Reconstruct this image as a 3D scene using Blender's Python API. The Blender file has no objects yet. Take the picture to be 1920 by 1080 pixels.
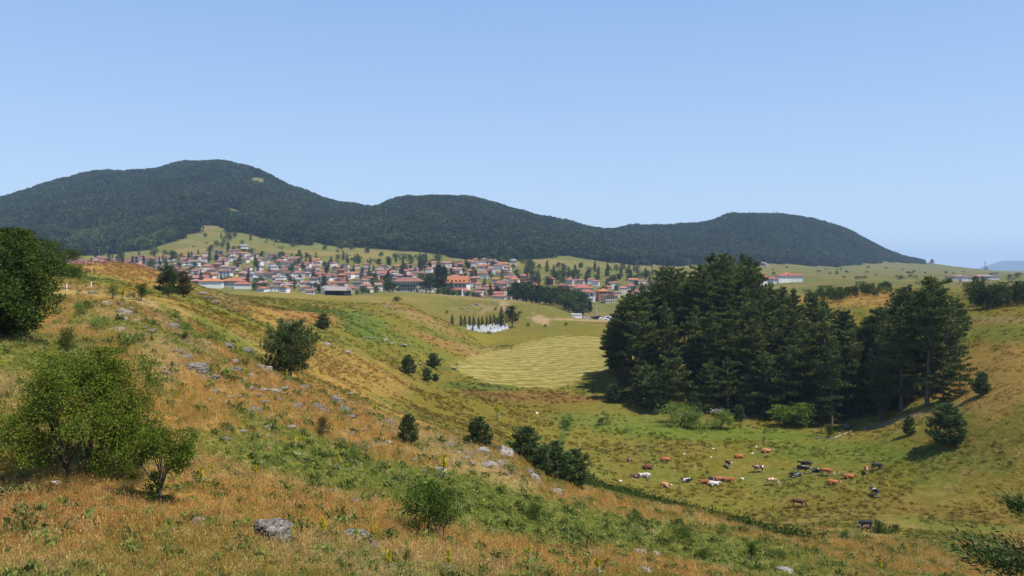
import bpy, bmesh, math, random
import numpy as np
from mathutils import Vector, Matrix

# ------------------------------------------------------------------ camera, sky, sun
scene = bpy.context.scene
COL = scene.collection
F, HZ = 1600.0, 505.0                      # focal length and horizon, in pixels of a 1920 wide picture
cam_d = bpy.data.cameras.new('camera')
cam = bpy.data.objects.new('camera', cam_d)
COL.objects.link(cam)
cam_d.sensor_width = 36.0
cam_d.lens = 36.0 * F / 1920.0
cam_d.shift_y = -(540.0 - HZ) / 1920.0
cam_d.clip_start = 0.1
cam_d.clip_end = 60000
cam.location = (0, 0, 0)
cam.rotation_euler = (math.radians(90), 0, 0)
scene.camera = cam

SUN_DIR = Vector((0.40, -0.22, 0.89)).normalized()
world = bpy.data.worlds.new('World')
scene.world = world
world.use_nodes = True
wn = world.node_tree
wn.nodes.clear()
sky = wn.nodes.new('ShaderNodeTexSky')
sky.sky_type = 'NISHITA'
sky.sun_disc = False
sky.sun_elevation = math.asin(SUN_DIR.z)
sky.sun_rotation = math.atan2(SUN_DIR.x, SUN_DIR.y)
sky.altitude = 0
sky.air_density = 1.0
sky.dust_density = 0.0
sky.ozone_density = 4.0
bg = wn.nodes.new('ShaderNodeBackground')
bg.inputs['Strength'].default_value = 0.112
wo = wn.nodes.new('ShaderNodeOutputWorld')
# clear summer sky: the physical sky evened out toward the flat blue of the day
_geo = wn.nodes.new('ShaderNodeTexCoord'); _sep = wn.nodes.new('ShaderNodeSeparateXYZ')
wn.links.new(_geo.outputs['Generated'], _sep.inputs[0])
_ramp = wn.nodes.new('ShaderNodeValToRGB')
_ramp.color_ramp.elements[0].position = 0.0; _ramp.color_ramp.elements[0].color = (.53, .69, .90, 1)
_ramp.color_ramp.elements[1].position = 0.36; _ramp.color_ramp.elements[1].color = (.255, .46, .83, 1)
_e = _ramp.color_ramp.elements.new(0.9); _e.color = (.12, .25, .62, 1)
wn.links.new(_sep.outputs[2], _ramp.inputs[0])
_sc = wn.nodes.new('ShaderNodeVectorMath'); _sc.operation = 'SCALE'; _sc.inputs['Scale'].default_value = 1.0 / (0.112 * 2 ** 0.7)
wn.links.new(_ramp.outputs[0], _sc.inputs[0])
_mx = wn.nodes.new('ShaderNodeMix'); _mx.data_type = 'RGBA'; _mx.inputs[0].default_value = .78
wn.links.new(sky.outputs[0], _mx.inputs[6]); wn.links.new(_sc.outputs[0], _mx.inputs[7])
wn.links.new(_mx.outputs[2], bg.inputs[0])
wn.links.new(bg.outputs[0], wo.inputs[0])

sd = bpy.data.lights.new('sun', 'SUN')
sd.energy = 4.6
sd.angle = math.radians(0.53)
sd.color = (1.0, 0.95, 0.87)
sun = bpy.data.objects.new('sun', sd)
COL.objects.link(sun)
sun.rotation_euler = SUN_DIR.to_track_quat('Z', 'Y').to_euler()

scene.view_settings.view_transform = 'Standard'
scene.view_settings.look = 'None'
scene.view_settings.gamma = 1.0
scene.view_settings.exposure = 0.7
scene.cycles.max_bounces = 6
scene.cycles.diffuse_bounces = 2
scene.cycles.transmission_bounces = 3
scene.cycles.transparent_max_bounces = 6
scene.cycles.volume_bounces = 0
scene.cycles.use_denoising = True

R = random.Random(7)
rng = np.random.default_rng(11)

# ------------------------------------------------------------------ small helpers
def tag(o, label=None, cat=None, group=None, kind=None):
    if label: o['label'] = label
    if cat: o['category'] = cat
    if group: o['group'] = group
    if kind: o['kind'] = kind
    return o

def empty(name, loc=(0, 0, 0), rz=0.0, s=1.0):
    o = bpy.data.objects.new(name, None)
    COL.objects.link(o)
    o.empty_display_size = 0.2
    o.location = loc
    o.rotation_euler = (0, 0, rz)
    o.scale = (s, s, s) if not isinstance(s, tuple) else s
    return o

def link(name, me, mat=None, parent=None):
    o = bpy.data.objects.new(name, me)
    COL.objects.link(o)
    if mat is not None:
        if len(me.materials) == 0:
            me.materials.append(mat)
        elif me.materials[0] != mat:
            o.material_slots[0].link = 'OBJECT'
            o.material_slots[0].material = mat
    if parent is not None:
        o.parent = parent
    return o

def copy_thing(root, loc=None, rz=None, s=None):
    kids = {}
    def cp(o, par):
        c = o.copy()
        COL.objects.link(c)
        if par is not None:
            c.parent = par
        for ch in o.children:
            cp(ch, c)
        return c
    r = cp(root, None)
    if loc is not None: r.location = loc
    if rz is not None: r.rotation_euler = (0, 0, rz)
    if s is not None: r.scale = (s, s, s) if not isinstance(s, tuple) else s
    return r

def mesh_np(name, V, faces_flat, loop_tot, mat=None, smooth=False):
    me = bpy.data.meshes.new(name)
    V = np.asarray(V, np.float32)
    faces_flat = np.asarray(faces_flat, np.int32)
    loop_tot = np.asarray(loop_tot, np.int32)
    me.vertices.add(len(V))
    me.vertices.foreach_set('co', V.ravel())
    me.loops.add(len(faces_flat))
    me.loops.foreach_set('vertex_index', faces_flat)
    me.polygons.add(len(loop_tot))
    st = np.zeros(len(loop_tot), np.int32)
    st[1:] = np.cumsum(loop_tot)[:-1]
    me.polygons.foreach_set('loop_start', st)
    me.polygons.foreach_set('loop_total', loop_tot)
    if smooth:
        me.polygons.foreach_set('use_smooth', np.ones(len(loop_tot), bool))
    me.update(calc_edges=True)
    me.validate()
    if mat is not None:
        me.materials.append(mat)
    return me

def quads_mesh(name, Q, mat=None):
    """Q: (N,4,3) separate quads"""
    N = len(Q)
    return mesh_np(name, Q.reshape(-1, 3), np.arange(N * 4), np.full(N, 4), mat)

class MB:
    """collects boxes, tubes and polygons into one mesh"""
    def __init__(s):
        s.v = []; s.f = []
    def add(s, vs, fs):
        b = len(s.v)
        s.v += [tuple(v) for v in vs]
        s.f += [tuple(i + b for i in f) for f in fs]
    def box(s, x0, x1, y0, y1, z0, z1):
        s.add([(x0,y0,z0),(x1,y0,z0),(x1,y1,z0),(x0,y1,z0),(x0,y0,z1),(x1,y0,z1),(x1,y1,z1),(x0,y1,z1)],
              [(0,3,2,1),(4,5,6,7),(0,1,5,4),(1,2,6,5),(2,3,7,6),(3,0,4,7)])
    def tube(s, pts, rad, n=6, cap=True):
        pts = [Vector(p) for p in pts]
        rings = []
        for i, p in enumerate(pts):
            d = (pts[min(i + 1, len(pts) - 1)] - pts[max(i - 1, 0)])
            if d.length < 1e-6: d = Vector((0, 0, 1))
            d.normalize()
            a = d.orthogonal().normalized() if i == 0 else (a - d * a.dot(d)).normalized()
            b = d.cross(a)
            rings.append([p + (a * math.cos(2*math.pi*k/n) + b * math.sin(2*math.pi*k/n)) * rad[i] for k in range(n)])
        vs = [v for r in rings for v in r]
        fs = []
        for i in range(len(rings) - 1):
            for k in range(n):
                k2 = (k + 1) % n
                fs.append((i*n+k, i*n+k2, (i+1)*n+k2, (i+1)*n+k))
        if cap:
            fs.append(tuple(range(n - 1, -1, -1)))
            fs.append(tuple((len(rings) - 1) * n + k for k in range(n)))
        s.add(vs, fs)
    def mesh(s, name, mat=None, smooth=False):
        me = bpy.data.meshes.new(name)
        me.from_pydata(s.v, [], s.f)
        me.update()
        if smooth:
            me.polygons.foreach_set('use_smooth', np.ones(len(me.polygons), bool))
        if mat is not None: me.materials.append(mat)
        return me

# ------------------------------------------------------------------ noise (numpy)
_perm = np.random.default_rng(5).permutation(512).astype(np.int64)
_gr = np.random.default_rng(6).normal(size=(512, 2)); _gr /= np.linalg.norm(_gr, axis=1, keepdims=True)
def noise2(x, y):
    xi = np.floor(x).astype(np.int64); yi = np.floor(y).astype(np.int64)
    xf = x - xi; yf = y - yi
    def g(ix, iy, fx, fy):
        h = _perm[(_perm[ix & 511] + iy) & 511]
        return _gr[h, 0] * fx + _gr[h, 1] * fy
    u = xf*xf*xf*(xf*(xf*6-15)+10); v = yf*yf*yf*(yf*(yf*6-15)+10)
    a = g(xi, yi, xf, yf); b = g(xi+1, yi, xf-1, yf)
    c = g(xi, yi+1, xf, yf-1); d = g(xi+1, yi+1, xf-1, yf-1)
    return ((a*(1-u)+b*u)*(1-v) + (c*(1-u)+d*u)*v) * 1.5
def fbm(x, y, o=4):
    r = 0; a = 1.0; t = 0
    for i in range(o):
        r = r + a * noise2(x * 2**i + 17.3*i, y * 2**i + 5.1*i); t += a; a *= 0.5
    return r / t
def sstep(a, b, x):
    t = np.clip((x - a) / (b - a), 0, 1)
    return t * t * (3 - 2 * t)

# ------------------------------------------------------------------ terrain: lines along the land, each giving depth and height against the horizon
def pchip_slopes(x, y):
    h = np.diff(x); dl = np.diff(y) / h
    m = np.zeros_like(y)
    for i in range(1, len(x) - 1):
        if dl[i-1] * dl[i] > 0:
            w1 = 2*h[i] + h[i-1]; w2 = h[i] + 2*h[i-1]
            m[i] = (w1 + w2) / (w1/dl[i-1] + w2/dl[i])
    m[0] = dl[0]; m[-1] = dl[-1]
    return m
def pchip(x, y, xq):
    x = np.asarray(x, float); y = np.asarray(y, float)
    m = pchip_slopes(x, y)
    xq = np.clip(xq, x[0], x[-1])
    i = np.clip(np.searchsorted(x, xq) - 1, 0, len(x) - 2)
    h = x[i+1] - x[i]; t = (xq - x[i]) / h
    return ((2*t**3-3*t**2+1)*y[i] + (t**3-2*t**2+t)*h*m[i] + (-2*t**3+3*t**2)*y[i+1] + (t**3-t**2)*h*m[i+1])

LINES = [
 [(-900,1.2,2700),(2900,1.2,2700)],
 [(-900,8,1240),(0,8,1305),(960,8,1380),(1920,8,1505),(2900,8,1560)],
 [(-900,18,1060),(0,19,1080),(480,21,1080),(960,27,1080),(1200,33,1080),(1440,41,1080),(1700,50,1080),(1920,55,1080),(2900,62,1090)],
 [(-900,28,850),(0,28,895),(160,28,897),(320,29,915),(480,31,925),(640,35,925),(800,38,945),(960,43,970),(1120,48,990),(1280,54,1005),(1440,62,1015),(1600,66,1030),(1760,70,1040),(1920,74,1045),(2900,82,1050)],
 [(-900,48,640),(0,48,650),(160,47,690),(320,50,700),(480,56,745),(640,60,790),(800,62,830),(960,63,860),(1040,64,905),(1120,72,930),(1280,84,955),(1440,92,985),(1600,96,1000),(1760,98,1005),(1920,98,1000),(2900,98,980)],
 [(-900,72,570),(0,72,590),(160,70,600),(320,72,625),(480,80,680),(560,84,715),(640,88,745),(720,90,775),(800,92,800),(880,96,825),(960,105,840),(1040,112,880),(1120,124,905),(1280,118,950),(1360,113,968),(1440,109,985),(1600,107,985),(1760,109,985),(1920,109,975),(2900,109,940)],
 [(-900,95,510),(0,95,540),(160,95,545),(320,95,575),(480,105,640),(640,115,705),(800,130,770),(960,150,800),(1040,150,825),(1120,150,836),(1280,150,835),(1440,150,832),(1600,148,825),(1760,138,800),(1840,135,770),(1920,132,745),(2900,128,660)],
 [(-900,140,490),(0,140,510),(160,140,515),(320,140,545),(480,150,592),(640,165,650),(800,185,715),(880,190,735),(1000,190,752),(1120,190,750),(1200,182,765),(1280,176,775),(1440,174,785),(1560,168,795),(1640,162,790),(1740,154,762),(1840,160,690),(1920,160,660),(2900,155,590)],
 [(-900,190,478),(0,190,488),(100,185,490),(200,185,492),(260,187,499),(320,190,518),(400,205,545),(480,215,565),(640,220,600),(720,225,630),(800,235,665),(880,240,690),(960,250,690),(1040,250,690),(1120,250,685),(1160,225,690),(1200,208,690),(1280,200,650),(1350,200,640),(1440,200,655),(1520,200,685),(1600,195,690),(1680,188,660),(1760,185,640),(1840,192,605),(1920,192,590),(2900,190,550)],
 [(-900,300,515),(0,300,525),(200,300,530),(320,300,543),(400,330,552),(480,330,556),(640,330,568),(760,318,572),(800,315,590),(840,318,605),(880,320,630),(920,330,650),(960,330,645),(1040,330,640),(1120,330,640),(1200,280,660),(1280,260,635),(1350,250,600),(1440,250,595),(1520,250,600),(1600,250,580),(1700,250,570),(1760,245,570),(1920,250,562),(2900,250,550)],
 [(-900,440,555),(0,440,560),(320,440,565),(400,440,558),(480,440,548),(640,440,554),(700,430,556),(760,430,563),(800,430,590),(840,430,613),(900,430,620),(960,430,617),(1040,430,612),(1120,440,604),(1200,430,608),(1280,420,600),(1440,400,570),(1520,390,550),(1600,380,545),(1700,370,538),(1800,330,550),(1920,330,551),(2900,330,545)],
 [(-900,520,555),(0,520,555),(400,520,558),(480,520,560),(640,515,561),(740,505,549),(820,510,552),(900,510,558),(960,505,563),(1000,500,570),(1050,500,582),(1100,505,598),(1160,520,599),(1280,520,590),(1440,520,565),(1600,520,540),(1760,520,541),(2900,520,540)],
 [(-900,620,530),(0,620,530),(400,620,545),(640,620,553),(760,620,548),(900,620,562),(1000,620,565),(1120,640,570),(1200,640,568),(1280,660,558),(1440,680,543),(1600,700,531),(1760,750,532),(2900,750,532)],
 [(-900,850,495),(0,850,500),(200,850,503),(400,800,514),(640,800,518),(900,800,525),(1120,800,535),(1280,850,528),(1440,900,525),(1600,1000,520),(1920,1100,520),(2900,1100,520)],
 [(-900,1050,470),(0,1050,478),(200,1050,487),(400,1020,472),(640,1000,489),(800,1000,494),(900,1000,491),(1000,1000,500),(1120,1000,508),(1280,1100,507),(1440,1200,508),(1600,1500,508),(1760,1800,509),(1920,2000,512),(2900,2000,512)],
 [(-900,1200,460),(0,1200,470),(200,1180,479),(260,1160,475),(320,1180,458),(370,1300,437),(400,1320,433),(500,1280,450),(600,1250,463),(700,1230,470),(800,1220,478),(900,1210,488),(960,1200,491),(1000,1250,485),(1060,1300,485),(1120,1350,491),(1200,1450,498),(1300,1550,500),(1440,1700,496),(1560,1900,500),(1680,2300,493),(1760,2600,498),(1920,3200,510),(2900,3200,512)],
 [(-900,2000,400),(-300,2000,400),(0,2000,384),(60,2010,368),(100,2020,354),(200,2080,334),(280,2120,332),(360,2180,315),(400,2200,314),(460,2200,323),(490,2180,331),(530,2150,354),(580,2080,375),(640,2000,395),(700,1940,401),(740,1950,387),(800,1980,381),(870,2000,383),(940,2020,400),(1000,2030,415),(1060,2050,428),(1140,2100,443),(1180,2150,437),(1260,2200,436),(1300,2230,433),(1380,2280,414),(1440,2320,413),(1520,2380,422),(1580,2430,438),(1640,2500,465),(1680,2600,482),(1740,2850,493),(1800,3200,501),(1860,3500,507),(1920,3600,512),(2900,3600,512)],
 [(-900,4800,506),(0,4800,506),(1600,5000,508),(1740,5000,508),(2900,5200,514)],
 [(-900,16000,507),(2900,16000,507)],
]
NU, NV = 760, 560
PX0, PX1 = -800.0, 2720.0
D0, D1 = 1.2, 16000.0
pxs = np.linspace(PX0, PX1, NU)
# depth rows: finer between 15 m and 300 m
_k = np.linspace(0, 1, NV)
lds = np.interp(_k, [0, .04, .50, .86, .96, 1], np.log([D0, 14, 110, 1100, 4000, D1]))
PY = np.zeros((NV, NU)); TI = np.zeros((NV, NU))
_ld = np.array([pchip([p[0] for p in L], np.log([p[1] for p in L]), pxs) for L in LINES])
_py = np.array([pchip([p[0] for p in L], [p[2] for p in L], pxs) for L in LINES])
assert (np.diff(_ld, axis=0) > 0.01).all(), np.argwhere(np.diff(_ld, axis=0) <= 0.01)[:5]
for j in range(NU):
    PY[:, j] = pchip(_ld[:, j], _py[:, j], lds)
    TI[:, j] = np.interp(lds, _ld[:, j], np.arange(len(LINES)))
# soften across the view a little
for _ in range(3):
    PY[:, 1:-1] = PY[:, 1:-1] * .5 + .25 * (PY[:, :-2] + PY[:, 2:])
Dg = np.exp(lds)[:, None] * np.ones((1, NU))
Xg = (pxs[None, :] - 960) / F * Dg
Zg = -(PY - HZ) / F * Dg
amp = np.interp(Dg, [3, 20, 60, 150, 400, 1000, 2500], [.05, .12, .28, .35, .5, 1.2, 6])
wl = np.interp(Dg, [3, 30, 100, 400, 1000, 2500], [2.5, 4, 9, 24, 60, 160])
for k, (w, a) in enumerate([(4.0, .35), (14.0, 1.0), (60.0, 2.6), (260.0, 9.0)]):
    n = fbm(Xg / w + 31*k, Dg / w + 77*k, 3)
    lim = np.interp(Dg / w, [0, 2, 6, 40], [0, .35, 1, 1]) * np.minimum(1, amp / a)
    Zg += n * a * lim * np.interp(Dg, [0, 150, 400, 900], [.5, .4, .35, .5])
PYr = HZ - F * Zg / Dg

def _ij(px, d):
    ld = np.log(np.maximum(d, D0))
    fj = np.clip((px - PX0) / (PX1 - PX0) * (NU - 1), 0, NU - 1.001)
    fi = np.clip(np.interp(ld, lds, np.arange(NV)), 0, NV - 1.001)
    return fi, fj
def bil(A, px, d):
    fi, fj = _ij(np.asarray(px, float), np.asarray(d, float))
    i = fi.astype(int); j = fj.astype(int); a = fi - i; b = fj - j
    return (A[i, j]*(1-a)*(1-b) + A[i+1, j]*a*(1-b) + A[i, j+1]*(1-a)*b + A[i+1, j+1]*a*b)
def gz(x, y):
    """height of the land at world x, y"""
    return float(bil(Zg, 960 + F * x / y, y))
def gpd(px, d):
    """world point of the land along column px at depth d"""
    return Vector(((px - 960) / F * d, d, float(bil(Zg, px, d))))
_dd = np.exp(np.linspace(math.log(6), math.log(9000), 6000))
def dep(px, py, dmin=6.0, dmax=9000.0):
    """depth of the first land met along a picture direction"""
    p = bil(PYr, np.full(len(_dd), float(px)), _dd)
    ok = np.where((p <= py) & (_dd >= dmin) & (_dd <= dmax))[0]
    return float(_dd[ok[0]]) if len(ok) else float(dmax)
def at(px, py, dmin=6.0, dmax=9000.0):
    return gpd(px, dep(px, py, dmin, dmax))
def pxy(v):
    return 960 + F * v[0] / v[1], HZ - F * v[2] / v[1]

# ------------------------------------------------------------------ materials
def new_mat(name):
    m = bpy.data.materials.new(name)
    m.use_nodes = True
    nt = m.node_tree
    nt.nodes.clear()
    out = nt.nodes.new('ShaderNodeOutputMaterial')
    return m, nt, out
def nd(nt, t, **kw):
    n = nt.nodes.new(t)
    for k, v in kw.items():
        if k.startswith('i_'):
            n.inputs[k[2:].replace('_', ' ')].default_value = v
        else:
            setattr(n, k, v)
    return n
def mixc(nt, fac, a, b, mode='MIX'):
    n = nt.nodes.new('ShaderNodeMix'); n.data_type = 'RGBA'; n.blend_type = mode
    for i, v in ((0, fac), (6, a), (7, b)):
        if hasattr(v, 'is_output') or hasattr(v, 'links'):
            nt.links.new(v, n.inputs[i])
        else:
            n.inputs[i].default_value = v if i == 0 else (*v, 1)[:4]
    return n.outputs[2]
def noise(nt, vec, scale, detail=3, rough=.55, dims='3D'):
    n = nt.nodes.new('ShaderNodeTexNoise'); n.noise_dimensions = dims
    n.inputs['Scale'].default_value = scale; n.inputs['Detail'].default_value = detail; n.inputs['Roughness'].default_value = rough
    if vec is not None: nt.links.new(vec, n.inputs['Vector'])
    return n.outputs['Fac']
def ramp(nt, fac, stops):
    n = nt.nodes.new('ShaderNodeValToRGB')
    cr = n.color_ramp
    cr.elements[0].position = stops[0][0]; cr.elements[0].color = (*stops[0][1], 1)
    cr.elements[1].position = stops[-1][0]; cr.elements[1].color = (*stops[-1][1], 1)
    for p, c in stops[1:-1]:
        e = cr.elements.new(p); e.color = (*c, 1)
    nt.links.new(fac, n.inputs[0])
    return n.outputs[0]
def mrange(nt, v, a, b, c, d):
    n = nt.nodes.new('ShaderNodeMapRange')
    n.inputs[1].default_value = a; n.inputs[2].default_value = b; n.inputs[3].default_value = c; n.inputs[4].default_value = d
    nt.links.new(v, n.inputs[0])
    return n.outputs[0]
def math_(nt, op, a, b=None):
    n = nt.nodes.new('ShaderNodeMath'); n.operation = op
    for i, v in ((0, a), (1, b)):
        if v is None: continue
        if hasattr(v, 'links'): nt.links.new(v, n.inputs[i])
        else: n.inputs[i].default_value = v
    return n.outputs[0]

def plain_mat(name, c, rough=.8, var=.25, scale=3.0, c2=None, bump=0.0):
    """a matt surface whose colour wanders a little"""
    m, nt, out = new_mat(name)
    tc = nd(nt, 'ShaderNodeTexCoord')
    oi = nd(nt, 'ShaderNodeObjectInfo')
    f = noise(nt, tc.outputs['Object'], scale, 5, .6)
    f2 = mrange(nt, f, .3, .7, 0, 1)
    c2 = c2 or tuple(x * (1 - var) for x in c)
    col = mixc(nt, f2, c, c2)
    j = mrange(nt, oi.outputs['Random'], 0, 1, 1 - var * .5, 1 + var * .4)
    hs = nd(nt, 'ShaderNodeHueSaturation'); nt.links.new(j, hs.inputs['Value']); nt.links.new(col, hs.inputs['Color'])
    p = nd(nt, 'ShaderNodeBsdfPrincipled'); p.inputs['Roughness'].default_value = rough; p.inputs['Specular IOR Level'].default_value = .25
    nt.links.new(hs.outputs[0], p.inputs['Base Color'])
    if bump:
        b = nd(nt, 'ShaderNodeBump'); b.inputs['Distance'].default_value = bump
        nt.links.new(f, b.inputs['Height']); nt.links.new(b.outputs[0], p.inputs['Normal'])
    nt.links.new(p.outputs[0], out.inputs[0])
    return m

def leaf_mat(name, c1, c2, trans=.3, c3=None, spread=.35, stand=0.0):
    """leaves: every leaf and every plant a slightly different green, light passes through"""
    m, nt, out = new_mat(name)
    g = nd(nt, 'ShaderNodeNewGeometry')
    oi = nd(nt, 'ShaderNodeObjectInfo')
    tc = nd(nt, 'ShaderNodeTexCoord')
    f = math_(nt, 'ADD', math_(nt, 'MULTIPLY', g.outputs['Random Per Island'], .55), math_(nt, 'MULTIPLY', oi.outputs['Random'], .45))
    col = mixc(nt, f, c1, c2)
    if c3:
        n = noise(nt, tc.outputs['Object'], .9, 2)
        col = mixc(nt, mrange(nt, n, .5, .68, 0, .8), col, c3)
    hs = nd(nt, 'ShaderNodeHueSaturation')
    val = mrange(nt, g.outputs['Random Per Island'], 0, 1, 1 - spread, 1 + spread)
    if stand:
        val = math_(nt, 'MULTIPLY', val, mrange(nt, noise(nt, g.outputs['Position'], .010, 4, .6), .35, .65, 1 - stand, 1 + stand))
        val = math_(nt, 'MULTIPLY', val, mrange(nt, oi.outputs['Random'], 0, 1, .7, 1.3))
    nt.links.new(val, hs.inputs['Value'])
    nt.links.new(col, hs.inputs['Color'])
    d = nd(nt, 'ShaderNodeBsdfDiffuse'); t = nd(nt, 'ShaderNodeBsdfTranslucent')
    nt.links.new(hs.outputs[0], d.inputs[0]); nt.links.new(hs.outputs[0], t.inputs[0])
    mx = nd(nt, 'ShaderNodeMixShader'); mx.inputs[0].default_value = trans
    nt.links.new(d.outputs[0], mx.inputs[1]); nt.links.new(t.outputs[0], mx.inputs[2])
    nt.links.new(mx.outputs[0], out.inputs[0])
    return m

M = {}
M['bark'] = plain_mat('bark', (.10, .075, .055), .9, .5, 6)
M['pine_bark'] = plain_mat('pine_bark', (.17, .13, .105), .9, .5, 4)
M['dead_wood'] = plain_mat('dead_wood', (.42, .36, .29), .9, .4, 5)
M['old_wood'] = plain_mat('old_wood', (.05, .045, .045), .85, .5, 3)
M['grey_planks'] = plain_mat('grey_planks', (.25, .215, .19), .85, .3, 2)
M['white_paint'] = plain_mat('white_paint', (.8, .8, .78), .6, .12, 1)
M['marble'] = plain_mat('marble', (.62, .62, .62), .5, .2, 2)
M['dark_glass'] = plain_mat('dark_glass', (.03, .035, .045), .2, .3, 1)
M['metal'] = plain_mat('metal', (.35, .35, .36), .45, .2, 1)
M['tyre'] = plain_mat('tyre', (.02, .02, .02), .8, .2, 4)
M['apple_leaf'] = leaf_mat('apple_leaf', (.085, .125, .016), (.135, .165, .022), .36)
M['bush_leaf'] = leaf_mat('bush_leaf', (.036, .062, .012), (.065, .092, .018), .3)
M['shrub_leaf'] = leaf_mat('shrub_leaf', (.05, .09, .015), (.085, .125, .02), .35)
M['shrub_light'] = leaf_mat('shrub_light', (.11, .17, .025), (.15, .2, .04), .35)
M['pine_needle'] = leaf_mat('pine_needle', (.05, .077, .024), (.125, .148, .043), .18, spread=.6)
M['young_needle'] = leaf_mat('young_needle', (.05, .082, .03), (.085, .115, .036), .18, spread=.5)
M['brown_needle'] = leaf_mat('brown_needle', (.12, .085, .03), (.07, .075, .025), .2)
M['far_conifer'] = leaf_mat('far_conifer', (.014, .030, .012), (.052, .072, .024), .1, spread=.45, stand=.24)
M['far_leaf'] = leaf_mat('far_leaf', (.04, .066, .017), (.08, .105, .028), .2, spread=.4, stand=.2)
M['mullein_leaf'] = leaf_mat('mullein_leaf', (.2, .25, .12), (.28, .31, .16), .3)
M['mullein_flower'] = leaf_mat('mullein_flower', (.62, .5, .02), (.45, .42, .03), .3)
M['herb_leaf'] = leaf_mat('herb_leaf', (.05, .1, .02), (.08, .13, .03), .3)
M['white_flower'] = leaf_mat('white_flower', (.6, .6, .55), (.5, .52, .45), .3)

def rock_mat(name, base, dark, pale):
    m, nt, out = new_mat(name)
    tc = nd(nt, 'ShaderNodeTexCoord'); oi = nd(nt, 'ShaderNodeObjectInfo')
    mp = nd(nt, 'ShaderNodeVectorMath', operation='ADD')
    nt.links.new(tc.outputs['Object'], mp.inputs[0]); nt.links.new(oi.outputs['Location'], mp.inputs[1])
    v = mp.outputs[0]
    f1 = noise(nt, v, 2.2, 6, .65); f2 = noise(nt, v, 5.5, 4, .7); f3 = noise(nt, v, 13, 3, .6)
    col = mixc(nt, mrange(nt, f1, .38, .62, 0, 1), base, tuple(x * .7 for x in base))
    col = mixc(nt, mrange(nt, f2, .52, .58, 0, .9), col, dark)
    col = mixc(nt, mrange(nt, f3, .57, .62, 0, .75), col, pale)
    b = nd(nt, 'ShaderNodeBump'); b.inputs['Distance'].default_value = .06; b.inputs['Strength'].default_value = .9
    nt.links.new(math_(nt, 'ADD', f1, math_(nt, 'MULTIPLY', f2, .6)), b.inputs['Height'])
    p = nd(nt, 'ShaderNodeBsdfPrincipled'); p.inputs['Roughness'].default_value = .9; p.inputs['Specular IOR Level'].default_value = .2
    nt.links.new(col, p.inputs['Base Color']); nt.links.new(b.outputs[0], p.inputs['Normal'])
    nt.links.new(p.outputs[0], out.inputs[0])
    return m
M['rock'] = rock_mat('lichen_rock', (.14, .12, .10), (.035, .03, .026), (.30, .275, .24))
M['pale_rock'] = rock_mat('pale_rock', (.24, .21, .18), (.07, .06, .05), (.36, .33, .29))
M['white_stone'] = plain_mat('white_stone', (.75, .74, .7), .8, .25, 4)

# ground: colour of the ground cover per point, broken up by noise at several sizes
def ground_mat():
    m, nt, out = new_mat('meadow')
    ca = nd(nt, 'ShaderNodeAttribute', attribute_name='cover'); hay = nd(nt, 'ShaderNodeAttribute', attribute_name='hay')
    g = nd(nt, 'ShaderNodeNewGeometry'); pos = g.outputs['Position']
    n1 = noise(nt, pos, .12, 4); n2 = noise(nt, pos, .7, 4, .65); n3 = noise(nt, pos, 3.5, 4, .7); n4 = noise(nt, pos, 16, 2, .6)
    col = ca.outputs['Color']
    col = mixc(nt, mrange(nt, n1, .42, .66, 0, .22), col, (.17, .165, .035))
    col = mixc(nt, mrange(nt, n2, .5, .68, 0, .26), col, (.31, .205, .085))
    col = mixc(nt, mrange(nt, n3, .5, .66, 0, .38), col, (.095, .12, .022))
    val = math_(nt, 'MULTIPLY', mrange(nt, n3, .3, .7, .70, 1.25), mrange(nt, n4, .3, .7, .72, 1.22))
    val = math_(nt, 'MULTIPLY', val, mrange(nt, n2, .3, .7, .84, 1.12))
    hs = nd(nt, 'ShaderNodeHueSaturation'); nt.links.new(col, hs.inputs['Color']); nt.links.new(val, hs.inputs['Value'])
    # raked hay rows
    sx = nd(nt, 'ShaderNodeSeparateXYZ'); nt.links.new(pos, sx.inputs[0])
    nw = noise(nt, pos, .035, 2)
    dx = math_(nt, 'ADD', sx.outputs[0], -8.0)
    row = math_(nt, 'ADD', math_(nt, 'MULTIPLY', sx.outputs[1], .16), math_(nt, 'MULTIPLY', math_(nt, 'MULTIPLY', dx, dx), .0011))
    row = math_(nt, 'ADD', row, math_(nt, 'MULTIPLY', dx, -.06))
    row = math_(nt, 'ADD', row, math_(nt, 'MULTIPLY', nw, 4.0))
    s = math_(nt, 'SINE', math_(nt, 'MULTIPLY', row, 6.283))
    sw = math_(nt, 'ADD', s, mrange(nt, noise(nt, pos, .35, 3), .3, .7, -1.8, 1.8))
    hcol = mixc(nt, mrange(nt, sw, -1.2, 1.4, 0, 1), (.165, .15, .036), (.33, .265, .095))
    fin = mixc(nt, hay.outputs['Fac'], hs.outputs[0], hcol)
    b = nd(nt, 'ShaderNodeBump'); b.inputs['Distance'].default_value = .35; b.inputs['Strength'].default_value = .8
    nt.links.new(math_(nt, 'ADD', n3, math_(nt, 'MULTIPLY', n2, 2.0)), b.inputs['Height'])
    p = nd(nt, 'ShaderNodeBsdfDiffuse'); p.inputs['Roughness'].default_value = .9
    nt.links.new(fin, p.inputs['Color']); nt.links.new(b.outputs[0], p.inputs['Normal'])
    nt.links.new(p.outputs[0], out.inputs[0])
    return m
M['meadow'] = ground_mat()

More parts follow.
